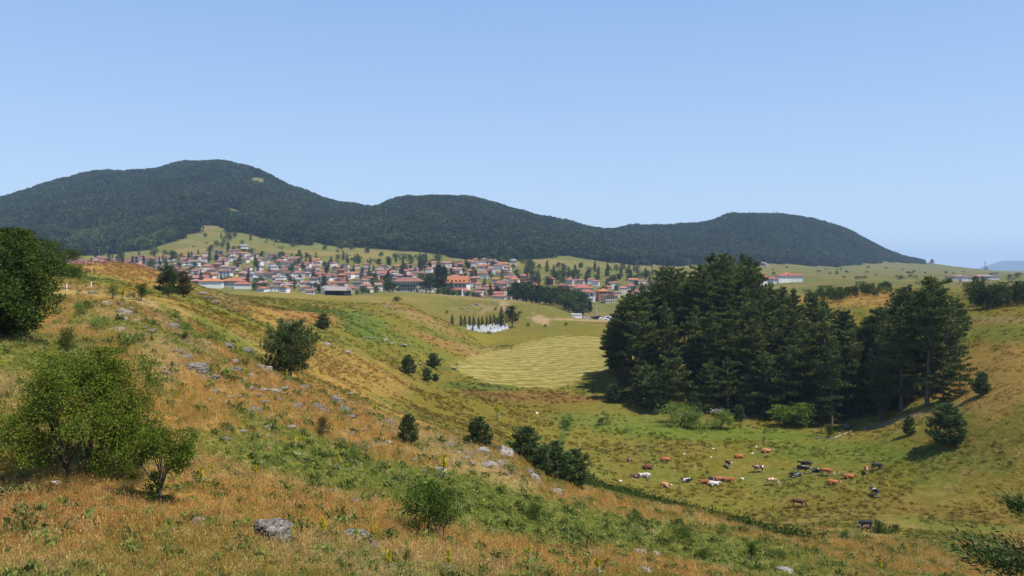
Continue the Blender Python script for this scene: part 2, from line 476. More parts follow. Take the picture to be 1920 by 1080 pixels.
def grass_mat(name, trans=.4):
    m, nt, out = new_mat(name)
    ca = nd(nt, 'ShaderNodeAttribute', attribute_name='gcol', attribute_type='INSTANCER')
    g = nd(nt, 'ShaderNodeNewGeometry'); oi = nd(nt, 'ShaderNodeObjectInfo')
    hs = nd(nt, 'ShaderNodeHueSaturation')
    nt.links.new(ca.outputs['Color'], hs.inputs['Color'])
    nt.links.new(math_(nt, 'MULTIPLY', mrange(nt, oi.outputs['Random'], 0, 1, .78, 1.25), mrange(nt, g.outputs['Random Per Island'], 0, 1, .75, 1.25)), hs.inputs['Value'])
    nt.links.new(mrange(nt, g.outputs['Random Per Island'], 0, 1, .485, .515), hs.inputs['Hue'])
    d = nd(nt, 'ShaderNodeBsdfDiffuse'); t = nd(nt, 'ShaderNodeBsdfTranslucent')
    nt.links.new(hs.outputs[0], d.inputs[0]); nt.links.new(hs.outputs[0], t.inputs[0])
    mx = nd(nt, 'ShaderNodeMixShader'); mx.inputs[0].default_value = trans
    nt.links.new(d.outputs[0], mx.inputs[1]); nt.links.new(t.outputs[0], mx.inputs[2])
    nt.links.new(mx.outputs[0], out.inputs[0])
    return m
M['grass'] = grass_mat('grass_blade')

# ------------------------------------------------------------------ ground cover map
ORANGE = (.385, .225, .075); RUST = (.36, .165, .075); STRAW = (.40, .29, .14); OLIVE = (.185, .155, .032)
GREEN = (.145, .165, .036); DKGREEN = (.055, .10, .022); HAYC = (.33, .27, .09); BROWN = (.19, .115, .035); EARTH = (.42, .29, .19)
STONE = (.36, .29, .25); MEADOW = (.145, .14, .05); FORESTF = (.035, .045, .018); TAN = (.27, .195, .088); VILL = (.17, .165, .06)

def cover(px, d, py, x):
    """colour of the ground cover (N,3) and the share of mown hay (N)"""
    sh = px.shape
    n = fbm(x / 7 + 3, d / 7, 4); nb = fbm(x / 28 + 9, d / 28 + 4, 4); nf = fbm(x / 2.1, d / 2.1, 3)
    nfar = fbm(x / 90, d / 90 + 2, 4)
    # near: dry orange grass and olive in patches; far: pale meadow
    t = sstep(-.25, .25, n * .8 + nb * .6)
    C = np.zeros(sh + (3,))
    A = np.array
    def mix(c, w):
        nonlocal C
        C = C * (1 - w[..., None]) + A(c) * w[..., None]
    C[:] = A(ORANGE)
    mix(OLIVE, t * .9)
    mix(GREEN, sstep(.02, .25, nb + .5 * n) * .6)
    mix(STRAW, sstep(.1, .3, fbm(x / 9 + 70, d / 9, 3)) * .55)
    # valley floor and beyond
    vf = sstep(95, 125, d)
    mix((.155, .145, .022), vf * .8)
    mix(BROWN, vf * sstep(-.05, .25, nb) * .45)
    mix(GREEN, vf * sstep(.0, .25, fbm(x / 14 + 50, d / 20, 3)) * .5)
    far = sstep(380, 600, d)
    mix(MEADOW, far)
    mix(TAN, far * sstep(-.05, .25, nfar) * .6)
    mix((.13, .16, .04), far * sstep(.0, .25, fbm(x / 130 + 40, d / 130, 3)) * .55)
    def blob(cx, cy, rx, ry, rot, c, s=.9, d0=0, d1=1e9, nz=.55):
        a = math.radians(rot)
        ux = (px - cx); uy = (py - cy)
        u = (ux * math.cos(a) + uy * math.sin(a)) / rx
        v = (-ux * math.sin(a) + uy * math.cos(a)) / ry
        r = np.sqrt(u*u + v*v) + n * nz * .8 + nf * nz * .5
        w = (1 - sstep(.65, 1.1, r)) * s * (d > d0) * (d < d1)
        mix(c, w)
    N = dict(d0=0, d1=70)
    # near hillside
    blob(250, 990, 520, 120, 3, ORANGE, .6, 0, 45); blob(60, 960, 200, 60, 5, RUST, .35, 0, 45)
    blob(330, 760, 160, 110, 25, ORANGE, .8, 0, 70); blob(300, 680, 50, 60, 10, STRAW, .8, 0, 70)
    blob(80, 660, 110, 40, 5, GREEN, .7, 35, 75); blob(480, 850, 150, 40, 10, GREEN, .75, 0, 70)
    blob(620, 880, 170, 48, 12, GREEN, .95, 0, 75); blob(840, 925, 210, 52, 14, GREEN, .95, 0, 75); blob(1010, 985, 190, 45, 12, GREEN, .9, 0, 75)
    blob(880, 985, 120, 26, 8, GREEN, .8, 0, 75)
    blob(1250, 1010, 220, 40, 12, GREEN, .85, 0, 100); blob(1430, 1055, 200, 40, 8, GREEN, .75, 0, 100); blob(1180, 1000, 60, 25, 5, DKGREEN, .3, 0, 90)
    blob(650, 975, 330, 32, 9, ORANGE, .9, 0, 60); blob(950, 1050, 330, 34, 6, ORANGE, .85, 0, 60); blob(700, 1050, 300, 40, 5, STRAW, .5, 0, 60); blob(1250, 1068, 160, 16, 8, ORANGE, .8, 0, 60)
    blob(600, 780, 300, 52, 20, ORANGE, .9, 40, 80); blob(860, 860, 160, 26, 22, STRAW, .8, 40, 80); blob(560, 740, 200, 24, 22, RUST, .35, 40, 85)
    blob(880, 850, 80, 9, 24, EARTH, .55, 45, 75, 1.6); blob(945, 885, 50, 10, 30, EARTH, .5, 45, 75, 1.6); blob(1140, 948, 130, 15, 15, ORANGE, .85, 50, 110)
    blob(300, 590, 120, 16, 40, EARTH, .4, 50, 100, 1.4)
    # left ridge and the slope under it
    blob(250, 502, 130, 22, 6, RUST, .75, 100, 230); blob(250, 520, 120, 18, 8, ORANGE, .8, 100, 230)
    blob(165, 520, 80, 10, 8, GREEN, .8, 90, 230); blob(140, 545, 90, 10, 3, STRAW, .6, 80, 230)
    blob(420, 630, 90, 16, 33, GREEN, .9, 70, 200); blob(500, 660, 60, 14, 25, GREEN, .5, 70, 200); blob(330, 600, 60, 12, 45, GREEN, .8, 60, 140)
    blob(420, 560, 60, 20, 25, TAN, .7, 120, 260)
    blob(640, 690, 170, 40, 20, ORANGE, .7, 80, 240); blob(700, 660, 160, 10, 25, OLIVE, .6, 100, 300)
    blob(560, 590, 90, 14, 10, RUST, .7, 120, 330); blob(520, 600, 90, 14, 20, ORANGE, .8, 120, 330)
    blob(600, 583, 110, 5, 4, DKGREEN, .9, 150, 400); blob(690, 615, 70, 26, 25, (.09, .14, .03), .85, 150, 400); blob(640, 575, 170, 8, 3, OLIVE, .7, 200, 460); blob(760, 640, 60, 14, 20, GREEN, .7, 150, 400)
    blob(640, 557, 220, 6, 2, TAN, .6, 200, 620); blob(800, 600, 90, 9, 25, RUST, .55, 150, 360); blob(850, 650, 100, 9, 20, RUST, .65, 150, 360); blob(770, 590, 100, 9, 22, TAN, .8, 200, 360)
    blob(900, 655, 60, 8, 8, TAN, .6, 200, 400); blob(820, 690, 40, 5, 5, DKGREEN, .5, 180, 300)
    # marsh and cattle pasture
    blob(900, 760, 160, 40, 3, (.17, .125, .022), .7, 100, 240); blob(1000, 744, 150, 12, 3, (.20, .105, .04), .85, 140, 260); blob(900, 725, 90, 8, 3, DKGREEN, .75, 170, 260)
    blob(1180, 790, 200, 14, 2, GREEN, .8, 120, 260); blob(1330, 812, 240, 16, 2, (.11, .165, .024), .85, 110, 260); blob(1060, 800, 12, 30, 15, DKGREEN, .9, 110, 220)
    blob(1600, 850, 220, 26, 2, (.11, .155, .024), .75, 100, 200); blob(1300, 925, 200, 16, 8, OLIVE, .8, 100, 160); blob(1750, 960, 160, 14, 5, BROWN, .6, 80, 160); blob(1800, 985, 140, 10, 5, GREEN, .8, 70, 130)
    # right hand slope
    blob(1860, 710, 120, 75, -10, ORANGE, .7, 120, 210); blob(1880, 600, 90, 9, 0, TAN, .8, 150, 260); blob(1890, 625, 80, 16, 0, GREEN, .7, 140, 230); blob(1700, 785, 120, 9, -14, TAN, .8, 130, 190)
    blob(1640, 560, 130, 20, 0, ORANGE, .95, 180, 420); blob(1480, 560, 60, 14, 0, ORANGE, .8, 180, 420); blob(1860, 870, 60, 20, 10, GREEN, .6, 100, 160)
    for k in range(9): blob(330 + 60*k, 452 + 3*k + (k % 3) * 9, 70, 2.2, 4, (.10, .12, .04) if k % 2 else TAN, .55, 900, 1400, 1.2)
    # far meadow: mown strips, quarry, fields
    blob(880, 635, 90, 12, 0, (.23, .19, .03), .8, 300, 450); blob(1015, 600, 22, 9, 20, EARTH, .95, 430, 530, .9); blob(910, 580, 40, 6, 0, EARTH, .5, 430, 530, 1.6); blob(945, 570, 10, 20, -35, EARTH, .7, 430, 530, .9)
    blob(1140, 608, 45, 6, 0, BROWN, .95, 420, 520); blob(1125, 601, 120, 2.6, 2, EARTH, .8, 430, 520, .4); blob(930, 560, 180, 6, 4, TAN, .8, 430, 530); blob(1130, 577, 60, 12, 0, MEADOW, .8, 500, 700)
    blob(1130, 590, 60, 5, 0, (.22, .15, .07), .7, 480, 560)
    blob(965, 492, 40, 9, 0, TAN, .8, 900, 1400); blob(1020, 492, 70, 8, 5, (.27, .2, .09), .7, 900, 1400); blob(880, 497, 40, 5, 0, TAN, .8, 900, 1300); blob(700, 478, 50, 7, 0, (.27, .2, .07), .6, 900, 1300)
    # village ground
    vl = sstep(585, 620, d) * (1 - sstep(930, 1000, d)) * sstep(150, 260, px) * (1 - sstep(1240, 1330, px))
    mix(VILL, vl * .8); mix((.085, .11, .035), vl * sstep(-.1, .15, fbm(x / 22, d / 22 + 5, 3)) * .7)
    # forest floor on the hills
    mix(FORESTF, forest_mask(px, d))
    # hay field
    poly = [(846, 684), (868, 700), (905, 716), (960, 724), (1040, 728), (1100, 708), (1190, 680), (1190, 645), (1120, 632), (1060, 630), (1000, 640), (940, 655), (880, 668)]
    qx = px + n * 34 + nf * 16; qy = py + n * 9 + nf * 5
    ins = np.zeros(px.shape, bool)
    for (x0, y0), (x1, y1) in zip(poly, poly[1:] + poly[:1]):
        ins ^= ((y0 > qy) != (y1 > qy)) & (qx < (x1 - x0) * (qy - y0) / (y1 - y0 + 1e-9) + x0)
    hay = (ins & (d > 200) & (d < 450)) * (.85 + .15 * n)
    return C * np.array([.86, .85, .72]), hay

def tline(px, d):
    return bil(TI, px, d)
def forest_mask(px, d):
    t = tline(px, d)
    edge = fbm((px - 960) / F * d / 60, d / 60, 3)
    w = sstep(15.02, 15.10, t + edge * .3) * (1 - sstep(16.5, 16.7, t)) * (1 - sstep(1725, 1745, px))
    # scrubby openings
    pyv = bil(PYr, px, d)
    o1 = ((px - 432) / 24)**2 + ((pyv - 402) / 10)**2 < 1 + edge * 2
    o2 = ((px - 482) / 20)**2 + ((pyv - 343) / 11)**2 < 1 + edge * 2
    w = np.where((o1 | o2) & (t > 15), 0, w)
    return w

# ------------------------------------------------------------------ the ground sheet
def build_ground():
    PXg = np.broadcast_to(pxs[None, :], (NV, NU))
    C, hay = cover(PXg, Dg, PYr, Xg)
    V = np.stack([Xg, Dg, Zg], -1).reshape(-1, 3)
    ii = np.arange((NV - 1) * NU).reshape(NV - 1, NU)[:, :-1]
    Fq = np.stack([ii, ii + 1, ii + NU + 1, ii + NU], -1).reshape(-1)
    me = mesh_np('ground', V, Fq, np.full(len(Fq) // 4, 4), M['meadow'], True)
    ca = me.attributes.new('cover', 'FLOAT_COLOR', 'POINT')
    c4 = np.ones((NV * NU, 4), np.float32); c4[:, :3] = C.reshape(-1, 3)
    ca.data.foreach_set('color', c4.ravel())
    ha = me.attributes.new('hay', 'FLOAT', 'POINT')
    ha.data.foreach_set('value', hay.reshape(-1).astype(np.float32))
    o = link('ground', me)
    tag(o, kind='structure')
build_ground()

# far blue mountain on the right, beyond the plain
def build_mountain():
    nx, ny = 120, 14
    prof = [(1700, 512), (1780, 511), (1812, 504), (1835, 503), (1852, 497), (1880, 489), (1905, 489), (1930, 488), (2000, 482), (2100, 490), (2250, 505), (2400, 512)]
    px = np.linspace(1700, 2400, nx)
    top = np.interp(px, [p[0] for p in prof], [p[1] for p in prof]) 
    V = []
    for i in range(ny):
        t = i / (ny - 1)
        d = 12000 + 3500 * t
        k = math.sin(math.pi * t)
        for j in range(nx):
            zt = (HZ - top[j]) / F * 13750
            x = (px[j] - 960) / F * d
            z = -45 + (zt + 45) * k + float(fbm(np.array([x / 900]), np.array([d / 900]), 3)[0]) * 25 * k * (1 - k) * 2
            V.append((x, d, z))
    fs = []
    for i in range(ny - 1):
        for j in range(nx - 1):
            fs += [i*nx+j, i*nx+j+1, (i+1)*nx+j+1, (i+1)*nx+j]
    me = mesh_np('mountain', V, fs, np.full(len(fs)//4, 4), plain_mat('mountain_wood', (.06, .075, .04), .9, .3, .002), True)
    tag(link('mountain', me), kind='structure')
build_mountain()

# ------------------------------------------------------------------ scattering of growth nobody could count
def scatter(name, pts, rotz, tilt, scl, idx, col, protos, label=None, cat=None):
    me = bpy.data.meshes.new(name)
    me.vertices.add(len(pts))
    me.vertices.foreach_set('co', np.asarray(pts, np.float32).ravel())
    def att(n, ty, prop, a):
        at_ = me.attributes.new(n, ty, 'POINT'); at_.data.foreach_set(prop, np.ascontiguousarray(a).ravel())
    rot = np.zeros((len(pts), 3), np.float32); rot[:, :2] = tilt; rot[:, 2] = rotz
    att('rot', 'FLOAT_VECTOR', 'vector', rot)
    att('scl', 'FLOAT', 'value', np.asarray(scl, np.float32))
    att('idx', 'INT', 'value', np.asarray(idx, np.int32))
    if col is not None:
        c4 = np.ones((len(pts), 4), np.float32); c4[:, :3] = col
        att('gcol', 'FLOAT_COLOR', 'color', c4)
    c = bpy.data.collections.new(name + '_kinds')
    for k, (pm) in enumerate(protos):
        po = bpy.data.objects.new('%s_kind_%02d' % (name, k), pm)
        c.objects.link(po)
    ng = bpy.data.node_groups.new(name + '_nodes', 'GeometryNodeTree')
    ng.interface.new_socket('Geometry', in_out='INPUT', socket_type='NodeSocketGeometry')
    ng.interface.new_socket('Geometry', in_out='OUTPUT', socket_type='NodeSocketGeometry')
    gi = ng.nodes.new('NodeGroupInput'); go = ng.nodes.new('NodeGroupOutput')
    ip = ng.nodes.new('GeometryNodeInstanceOnPoints')
    ci = ng.nodes.new('GeometryNodeCollectionInfo')
    ci.inputs['Collection'].default_value = c
    ci.inputs['Separate Children'].default_value = True
    ci.inputs['Reset Children'].default_value = True
    def na(n, ty):
        a = ng.nodes.new('GeometryNodeInputNamedAttribute'); a.data_type = ty; a.inputs['Name'].default_value = n
        return a.outputs['Attribute']
    e2r = ng.nodes.new('FunctionNodeEulerToRotation')
    L = ng.links.new
    L(gi.outputs[0], ip.inputs['Points']); L(ci.outputs[0], ip.inputs['Instance'])
    ip.inputs['Pick Instance'].default_value = True
    L(na('idx', 'INT'), ip.inputs['Instance Index'])
    L(na('rot', 'FLOAT_VECTOR'), e2r.inputs[0]); L(e2r.outputs[0], ip.inputs['Rotation'])
    L(na('scl', 'FLOAT'), ip.inputs['Scale'])
    L(ip.outputs[0], go.inputs[0])
    o = link(name, me)
    md = o.modifiers.new('scatter', 'NODES'); md.node_group = ng
    tag(o, label, cat, None, 'stuff')
    return o

def tuft_mesh(name, nb, h, spread, width, lean, seed, mat, seed_heads=False):
    r = np.random.default_rng(seed)
    Q = []
    for b in range(nb):
        a = r.uniform(0, 2*math.pi); rr = spread * math.sqrt(r.uniform())
        base = np.array([math.cos(a)*rr, math.sin(a)*rr, -.05])
        az = r.uniform(0, 2*math.pi); ln = lean * r.uniform(.2, 1.2); hh = h * r.uniform(.5, 1.15)
        dirv = np.array([math.cos(az), math.sin(az), 0]); side = np.array([-math.sin(az + r.uniform(-1,1)), math.cos(az), 0]) * width * r.uniform(.6, 1.3)
        p0 = base; p1 = base + dirv * ln * hh * .35 + np.array([0, 0, hh*.6]); p2 = base + dirv * ln * hh + np.array([0, 0, hh])
        Q.append([p0 - side, p0 + side, p1 + side*.8, p1 - side*.8]); Q.append([p1 - side*.8, p1 + side*.8, p2 + side*.15, p2 - side*.15])
        if seed_heads and r.uniform() < .6:
            q = p2; s2 = side * 2.2
            Q.append([q - s2*.4, q + s2*.4, q + s2 + np.array([0,0,h*.16]), q - s2 + np.array([0,0,h*.16])])
    return quads_mesh(name, np.array(Q), mat)

def clump_mesh(name, n, w, h, ls, seed, mat):
    r = np.random.default_rng(seed)
    P = r.normal(size=(n, 3)); P /= np.linalg.norm(P, axis=1, keepdims=True); P *= r.uniform(.3, 1, (n, 1))**.5
    P[:, 2] = np.abs(P[:, 2])
    P *= np.array([w, w, h])
    return quads_mesh(name, leaf_quads(P, ls, ls*.6, r), mat)

def leaf_quads(P, ln, wd, r, up=0.0, outw=None):
    """N leaves at P: quads of length ln and width wd, turned at random (or along outw)"""
    n = len(P)
    d = r.normal(size=(n, 3)); d /= np.linalg.norm(d, axis=1, keepdims=True)
    if outw is not None:
        d = outw + d * .75
    d[:, 2] += up
    d /= np.linalg.norm(d, axis=1, keepdims=True) + 1e-9
    e = r.normal(size=(n, 3)); e -= d * (e * d).sum(1, keepdims=True); e /= np.linalg.norm(e, axis=1, keepdims=True) + 1e-9
    L = (ln * r.uniform(.65, 1.25, n))[:, None] * d; W = (wd * r.uniform(.7, 1.2, n))[:, None] * e
    return np.stack([P, P + L*.45 - W*.5, P + L, P + L*.45 + W*.5], 1)

def build_grass():
    protos = []
    for k in range(4): protos.append(tuft_mesh('dry_tuft', 26, .34, .16, .0050, .45, 100+k, M['grass'], True))
    for k in range(3): protos.append(tuft_mesh('green_tuft', 30, .24, .18, .0075, .6, 200+k, M['grass']))
    for k in range(2): protos.append(clump_mesh('herb_tuft', 70, .16, .16, .085, 300+k, M['grass']))
    n = 125000
    px = rng.uniform(-330, 2250, n); ld = rng.uniform(math.log(11), math.log(85), n)
    d = np.exp(ld); x = (px - 960) / F * d
    z = bil(Zg, px, d); py = bil(PYr, px, d)
    C, _ = cover(px, d, py, x)
    gr = C[:, 1] / (C[:, 0] + 1e-6)
    p_green = sstep(.62, 1.0, gr)
    u = rng.uniform(size=n); u2 = rng.uniform(size=n)
    isg = u < p_green
    herb = u2 < np.where(isg, .30, .10)
    idx = np.where(herb, 7 + rng.integers(0, 2, n), np.where(isg, 4 + rng.integers(0, 3, n), rng.integers(0, 4, n)))
    # bare spots: stones and trodden earth
    keep = fbm(x / 3.0 + 8, d / 3.0, 3) < .62
    keep &= rng.uniform(size=n) < np.interp(d, [11, 20, 85], [.35, 1, 1])
    col = C * (1 + rng.normal(0, .10, (n, 1)))
    j = rng.uniform(size=(n, 1))
    straw = np.array([.44, .32, .15]); redd = np.array([.33, .13, .07]); lime = np.array([.20, .22, .045])
    col = np.where((j < .16) & ~herb[:, None], col * .4 + straw * .6, col)
    col = np.where((j > .96) & ~herb[:, None], col * .5 + redd * .5, col)
    col = np.where(herb[:, None], col * .35 + np.array([.15, .18, .042]) * .65, col)
    col = np.where((j > .5) & (j < .58), col * .4 + lime * .6, col)
    col = np.clip(col * 1.5, .01, .85)
    scl = rng.uniform(.6, 1.25, n) * np.interp(d, [11, 25, 50, 85], [.9, 1.0, 1.2, 1.55]) * (0.85 + .5 * fbm(x / 5, d / 5 + 60, 3))
    big = rng.uniform(size=n) < .035
    idx = np.where(big, 7 + rng.integers(0, 2, n), idx); scl = np.where(big, scl * rng.uniform(1.4, 2.4, n), scl)
    col = np.where(big[:, None], np.array([.12, .145, .034]) * rng.uniform(.7, 1.5, (n, 1)), col)
    k = keep
    scatter('grass', np.stack([x, d, z], -1)[k], rng.uniform(0, 6.28, n)[k], rng.normal(0, .16, (n, 2))[k], scl[k], idx[k], col[k], protos, 'dry orange and green grass covering the near hillside', 'grass')
    # farther: rough tussocks over the valley and slopes
    n = 70000
    px = rng.uniform(-200, 2120, n); d = np.exp(rng.uniform(math.log(80), math.log(330), n)); x = (px - 960) / F * d
    z = bil(Zg, px, d); py = bil(PYr, px, d)
    C, hay = cover(px, d, py, x)
    protos = [tuft_mesh('tussock', 26, .42, .45, .03, .6, 400+k, M['grass']) for k in range(3)] + [clump_mesh('low_herb', 40, .4, .25, .22, 420+k, M['grass']) for k in range(2)]
    keep = (hay < .3) & (fbm(x / 11, d / 11 + 30, 3) + rng.normal(0, .16, n) > .02)
    col = C * (1 + rng.normal(0, .16, (n, 1)))
    j = rng.uniform(size=(n, 1))
    col = np.where(j < .13, col * .5 + np.array([.40, .29, .13]) * .5, col)
    col = np.where(j > .86, col * .5 + np.array([.09, .13, .03]) * .5, col)
    col = np.clip(col * 1.15, .01, .8)
    scl = rng.uniform(.5, 1.2, n) * np.interp(d, [80, 150, 330], [.7, .9, 1.3])
    scatter('rough_grass', np.stack([x, d, z], -1)[keep], rng.uniform(0, 6.28, n)[keep], rng.normal(0, .12, (n, 2))[keep], scl[keep], rng.integers(0, 5, n)[keep], col[keep], protos, 'rough tussocky grass of the valley floor and farther slopes', 'grass')
build_grass()

# ------------------------------------------------------------------ trees: every builder gives (crown mesh, trunk mesh)
def limbs_tree(h, w, seed, n_leaf, ll, lw, stems=1, crown_low=.25, mat_leaf=None, mat_bark=None, flat=1.0, nl=11, ragged=.3, gap=.0):
    """broadleaved tree or shrub: trunk(s) with limbs, leaves gathered in clumps round the limb ends"""
    r = np.random.default_rng(seed)
    mb = MB(); clumps = []
    for s in range(stems):
        a0 = r.uniform(0, 6.28); off = (0 if stems == 1 else w * .06)
        b = np.array([math.cos(a0)*off, math.sin(a0)*off, -.15])
        lean = (.04 if stems == 1 else .22) * h
        tt = b + np.array([math.cos(a0)*lean, math.sin(a0)*lean, h*.62])
        r0 = h * (.022 if stems == 1 else .016)
        mid = (b + tt) / 2 + r.normal(0, h*.02, 3)
        mb.tube([b, mid, tt], [r0*1.5, r0, r0*.45], 7)
        k = max(3, nl // stems)
        for i in range(k):
            t = crown_low * .6 + (1 - crown_low * .6) * (i + .5) / k
            st = b + (tt - b) * min(1, t * .95)
            az = r.uniform(0, 6.28) if stems == 1 else a0 + r.uniform(-1.5, 1.5)
            prof = math.sin(math.pi * min(1, .18 + .82 * t)) ** .6 if t > .2 else .8
            rad = w * .5 * r.uniform(.55, 1.0) * prof
            ez = h * (crown_low + (1 - crown_low) * (.15 + .8 * t) * r.uniform(.85, 1.05))
            en = np.array([b[0] + math.cos(az)*rad, b[1] + math.sin(az)*rad, ez * flat + (1 - flat) * st[2]])
            m2 = (st + en) / 2 + np.array([0, 0, h * .05]) + r.normal(0, h*.025, 3)
            mb.tube([st, m2, en], [r0*.5, r0*.3, r0*.1], 5)
            clumps += [(en, w * .17), (m2 * .35 + en * .65, w * .15)]
            for q in range(3):
                e2 = en + r.normal(0, w*.13, 3); mb.tube([m2, (m2+e2)/2 + r.normal(0, .02*w, 3), e2], [r0*.25, r0*.16, r0*.06], 4)
                clumps.append((e2, w * .12))
        clumps.append((tt + np.array([0, 0, h*.22]), w*.14)); clumps.append((tt + np.array([0, 0, h*.08]), w*.2))
    per = n_leaf // len(clumps)
    P = []; O = []
    for (c, rad) in clumps:
        rad = rad * (1 - gap)
        m = int(per * r.uniform(.5, 1.5))
        sub = r.normal(0, rad * .55, (6, 3))
        q = sub[r.integers(0, 6, m)] + r.normal(0, rad * (.32 + ragged*.25), (m, 3))
        P.append(c + q * np.array([1, 1, .85])); O.append(q / (np.linalg.norm(q, axis=1, keepdims=True) + 1e-6))
    P = np.concatenate(P); O = np.concatenate(O)
    P[:, 2] = np.where(P[:, 2] < h * .03, h * .03 + r.uniform(0, .1, len(P)) * h, P[:, 2])
    z = P[:, 2]; z[z > h] = h - (z[z > h] - h) * .6
    Q = leaf_quads(P, ll, lw, r, .15, O * .6)
    return quads_mesh('crown', Q, mat_leaf), mb.mesh('trunk', mat_bark)

def pine_tree(h, w, seed, base=.25, n=3200, tl=.5, tw=.2, pads=True, mat=None, bark=None, point=1.0, lean=0.0, dense=1.0, dome=False):
    """conifer: one stem, whorls of boughs carrying flat sprays of needles"""
    r = np.random.default_rng(seed)
    mb = MB()
    top = np.array([lean * h, r.normal(0, .015*h), h])
    midp = np.array([lean*h*.4 + r.normal(0, .012*h), r.normal(0, .012*h), h*.5])
    r0 = h * .013 + .02
    mb.tube([(0, 0, -.3), tuple(midp*np.array([.5,.5,.5])), tuple(midp), tuple(top)], [r0*1.25, r0, r0*.75, r0*.12], 7)
    nw = max(9, int((1 - base) * h / (.95 if pads else .30) * dense))
    nw = min(nw, 40)
    P = []; O = []; W = []
    lop = r.uniform(0, 6.28)
    for i in range(nw):
        t = (i + r.uniform(-.35, .35)) / (nw - 1); t = min(max(t, 0), 1)
        zt = base + (1 - base) * t
        if pads:
            prof = (.72 + .28 * (i % 2)) * (min(1, .5 + t * 1.6)) * max(.02, 1 - t ** 2.6 * point) ** .75
        elif dome:
            prof = max(0., 1 - t ** 1.9) ** .6 * min(1, .8 + t * 1.2)
        else:
            prof = (1 - t) ** (.62) * min(1, .7 + t * 2)
        st = midp * 2 * zt if zt < .5 else midp + (top - midp) * (zt - .5) * 2
        st = np.array([st[0], st[1], h * zt])
        nb = r.integers(3, 6) if pads else r.integers(5, 8)
        a0 = r.uniform(0, 6.28)
        for b in range(nb):
            az = a0 + b * 6.283 / nb + r.uniform(-.45, .45)
            L = w * .5 * prof * r.uniform(.55, 1.15) * (1 + .22 * math.cos(az - lop)) + .04 * w
            if pads and r.uniform() < .12: L *= .4
            rise = (r.uniform(-.12, .22) + (.55 * t if pads else .35 + .5 * t)) * L
            if pads and t < .35: rise -= .12 * L
            dr = np.array([math.cos(az), math.sin(az), 0])
            en = st + dr * L + np.array([0, 0, rise])
            mb.tube([st, (st + en) / 2 - np.array([0, 0, .04*L]), en], [r0*.22 + .004*L, r0*.12, r0*.04], 4, False)
            W.append(L); P.append((st, en, dr, L))
    W = np.array(W); W = W ** (1.5 if pads else 1.3); W /= W.sum()
    cnt = r.multinomial(n, W)
    pts = []; outs = []
    for (st, en, dr, L), m in zip(P, cnt):
        if m == 0: continue
        t = r.beta(2.2, 1.1, m)
        sd = np.array([-dr[1], dr[0], 0])
        p = st + (en - st) * t[:, None]
        lat = r.normal(0, 1, m) * L * (.24 if pads else .16) * (1.1 - t*.55)
        # sprays: gather into a few knots
        kn = np.round(t * 5) / 5
        p = p * .45 + (st + (en - st) * kn[:, None]) * .55
        p = p + sd * lat[:, None] + np.array([0, 0, 1]) * (r.normal(0, .045 if pads else .08, m) * L + np.abs(lat) * .10)[:, None]
        pts.append(p); outs.append(dr * .8 + sd * np.sign(lat)[:, None] * .5 + np.array([0, 0, .45]))
    P = np.concatenate(pts); O = np.concatenate(outs)
    k = max(20, n // 60)
    P = np.concatenate([P, top + r.normal(0, 1, (k, 3)) * np.array([.03*w, .03*w, .035*h]) - np.array([0, 0, .05*h])]); O = np.concatenate([O, np.tile([0, 0, 1.0], (k, 1))])
    P[:, 2] = np.maximum(P[:, 2], .04)
    Q = leaf_quads(P, tl, tw, r, .1, O)
    return quads_mesh('crown', Q, mat), mb.mesh('trunk', bark)

def plant(name, meshes, loc, s=1.0, rz=None, label=None, cat='tree', group=None, parts=('crown', 'trunk'), mats=None):
    o = empty(name, loc, R.uniform(0, 6.28) if rz is None else rz, s)
    for k, (pn, me) in enumerate(zip(parts, meshes)):
        c = link(pn, me, mats[k] if mats and mats[k] else None, o)
    tag(o, label, cat, group)
    return o

# label making for look-alikes: what the thing looks like, then what it stands by, then its turn among the rest that fit
LANDMARKS = [('the dark timber barn', 632, 545), ('the long hip-roofed school', 768, 530), ('the two tall poplars', 826, 510), ('the white obelisk', 867, 555),
             ('the dark wood by the village', 1035, 560), ('the orange-roofed hotel', 850, 515), ('the yellow house', 433, 513), ('the whitewashed long house', 395, 533), ('the pair of ridge pines', 330, 540),
             ('the round cemetery tree', 958, 595), ('the pine grove', 1280, 560), ('the far right hamlet', 1455, 530), ('the white meadow hut', 458, 463), ('the bare sandy knoll', 970, 492)]
ORD = ['', 'second', 'third', 'fourth', 'fifth', 'sixth', 'seventh', 'eighth', 'ninth', 'tenth', 'eleventh', 'twelfth', '13th', '14th', '15th', '16th', '17th', '18th', '19th', '20th']
def ordw(i):
    return 'leftmost' if i == 0 else (ORD[i] if i < 20 else '%dth' % (i + 1)) + ' from left'
def relation(px, py, marks=None):
    best = min(marks or LANDMARKS, key=lambda m: abs(m[1]-px) + 1.6*abs(m[2]-py))
    dx, dy = px - best[1], py - best[2]
    if abs(dx) > 1.6 * abs(dy): w = 'right of' if dx > 0 else 'left of'
    else: w = 'below' if dy > 0 else 'above'
    return w + ' ' + best[0]
PENDING = []
def later_label(o, desc, cat, group, marks=None):
    p = pxy(o.location)
    PENDING.append([o, desc + ' ' + relation(p[0], p[1], marks), p[0], p[1]])
    tag(o, None, cat, group)
def trim(t):
    w = t.split()
    while len(w) > 16 and 'the' in w: w.remove('the')
    return ' '.join(w)
def settle_labels():
    by = {}
    for e in PENDING: by.setdefault(e[1], []).append(e)
    for t, es in by.items():
        if len(es) == 1: es[0][0]['label'] = trim(t); continue
        es.sort(key=lambda e: e[2])
        for i, e in enumerate(es): e[0]['label'] = trim(t + ', ' + (ordw(i) if i < len(es) - 1 or len(es) > 6 else 'rightmost'))

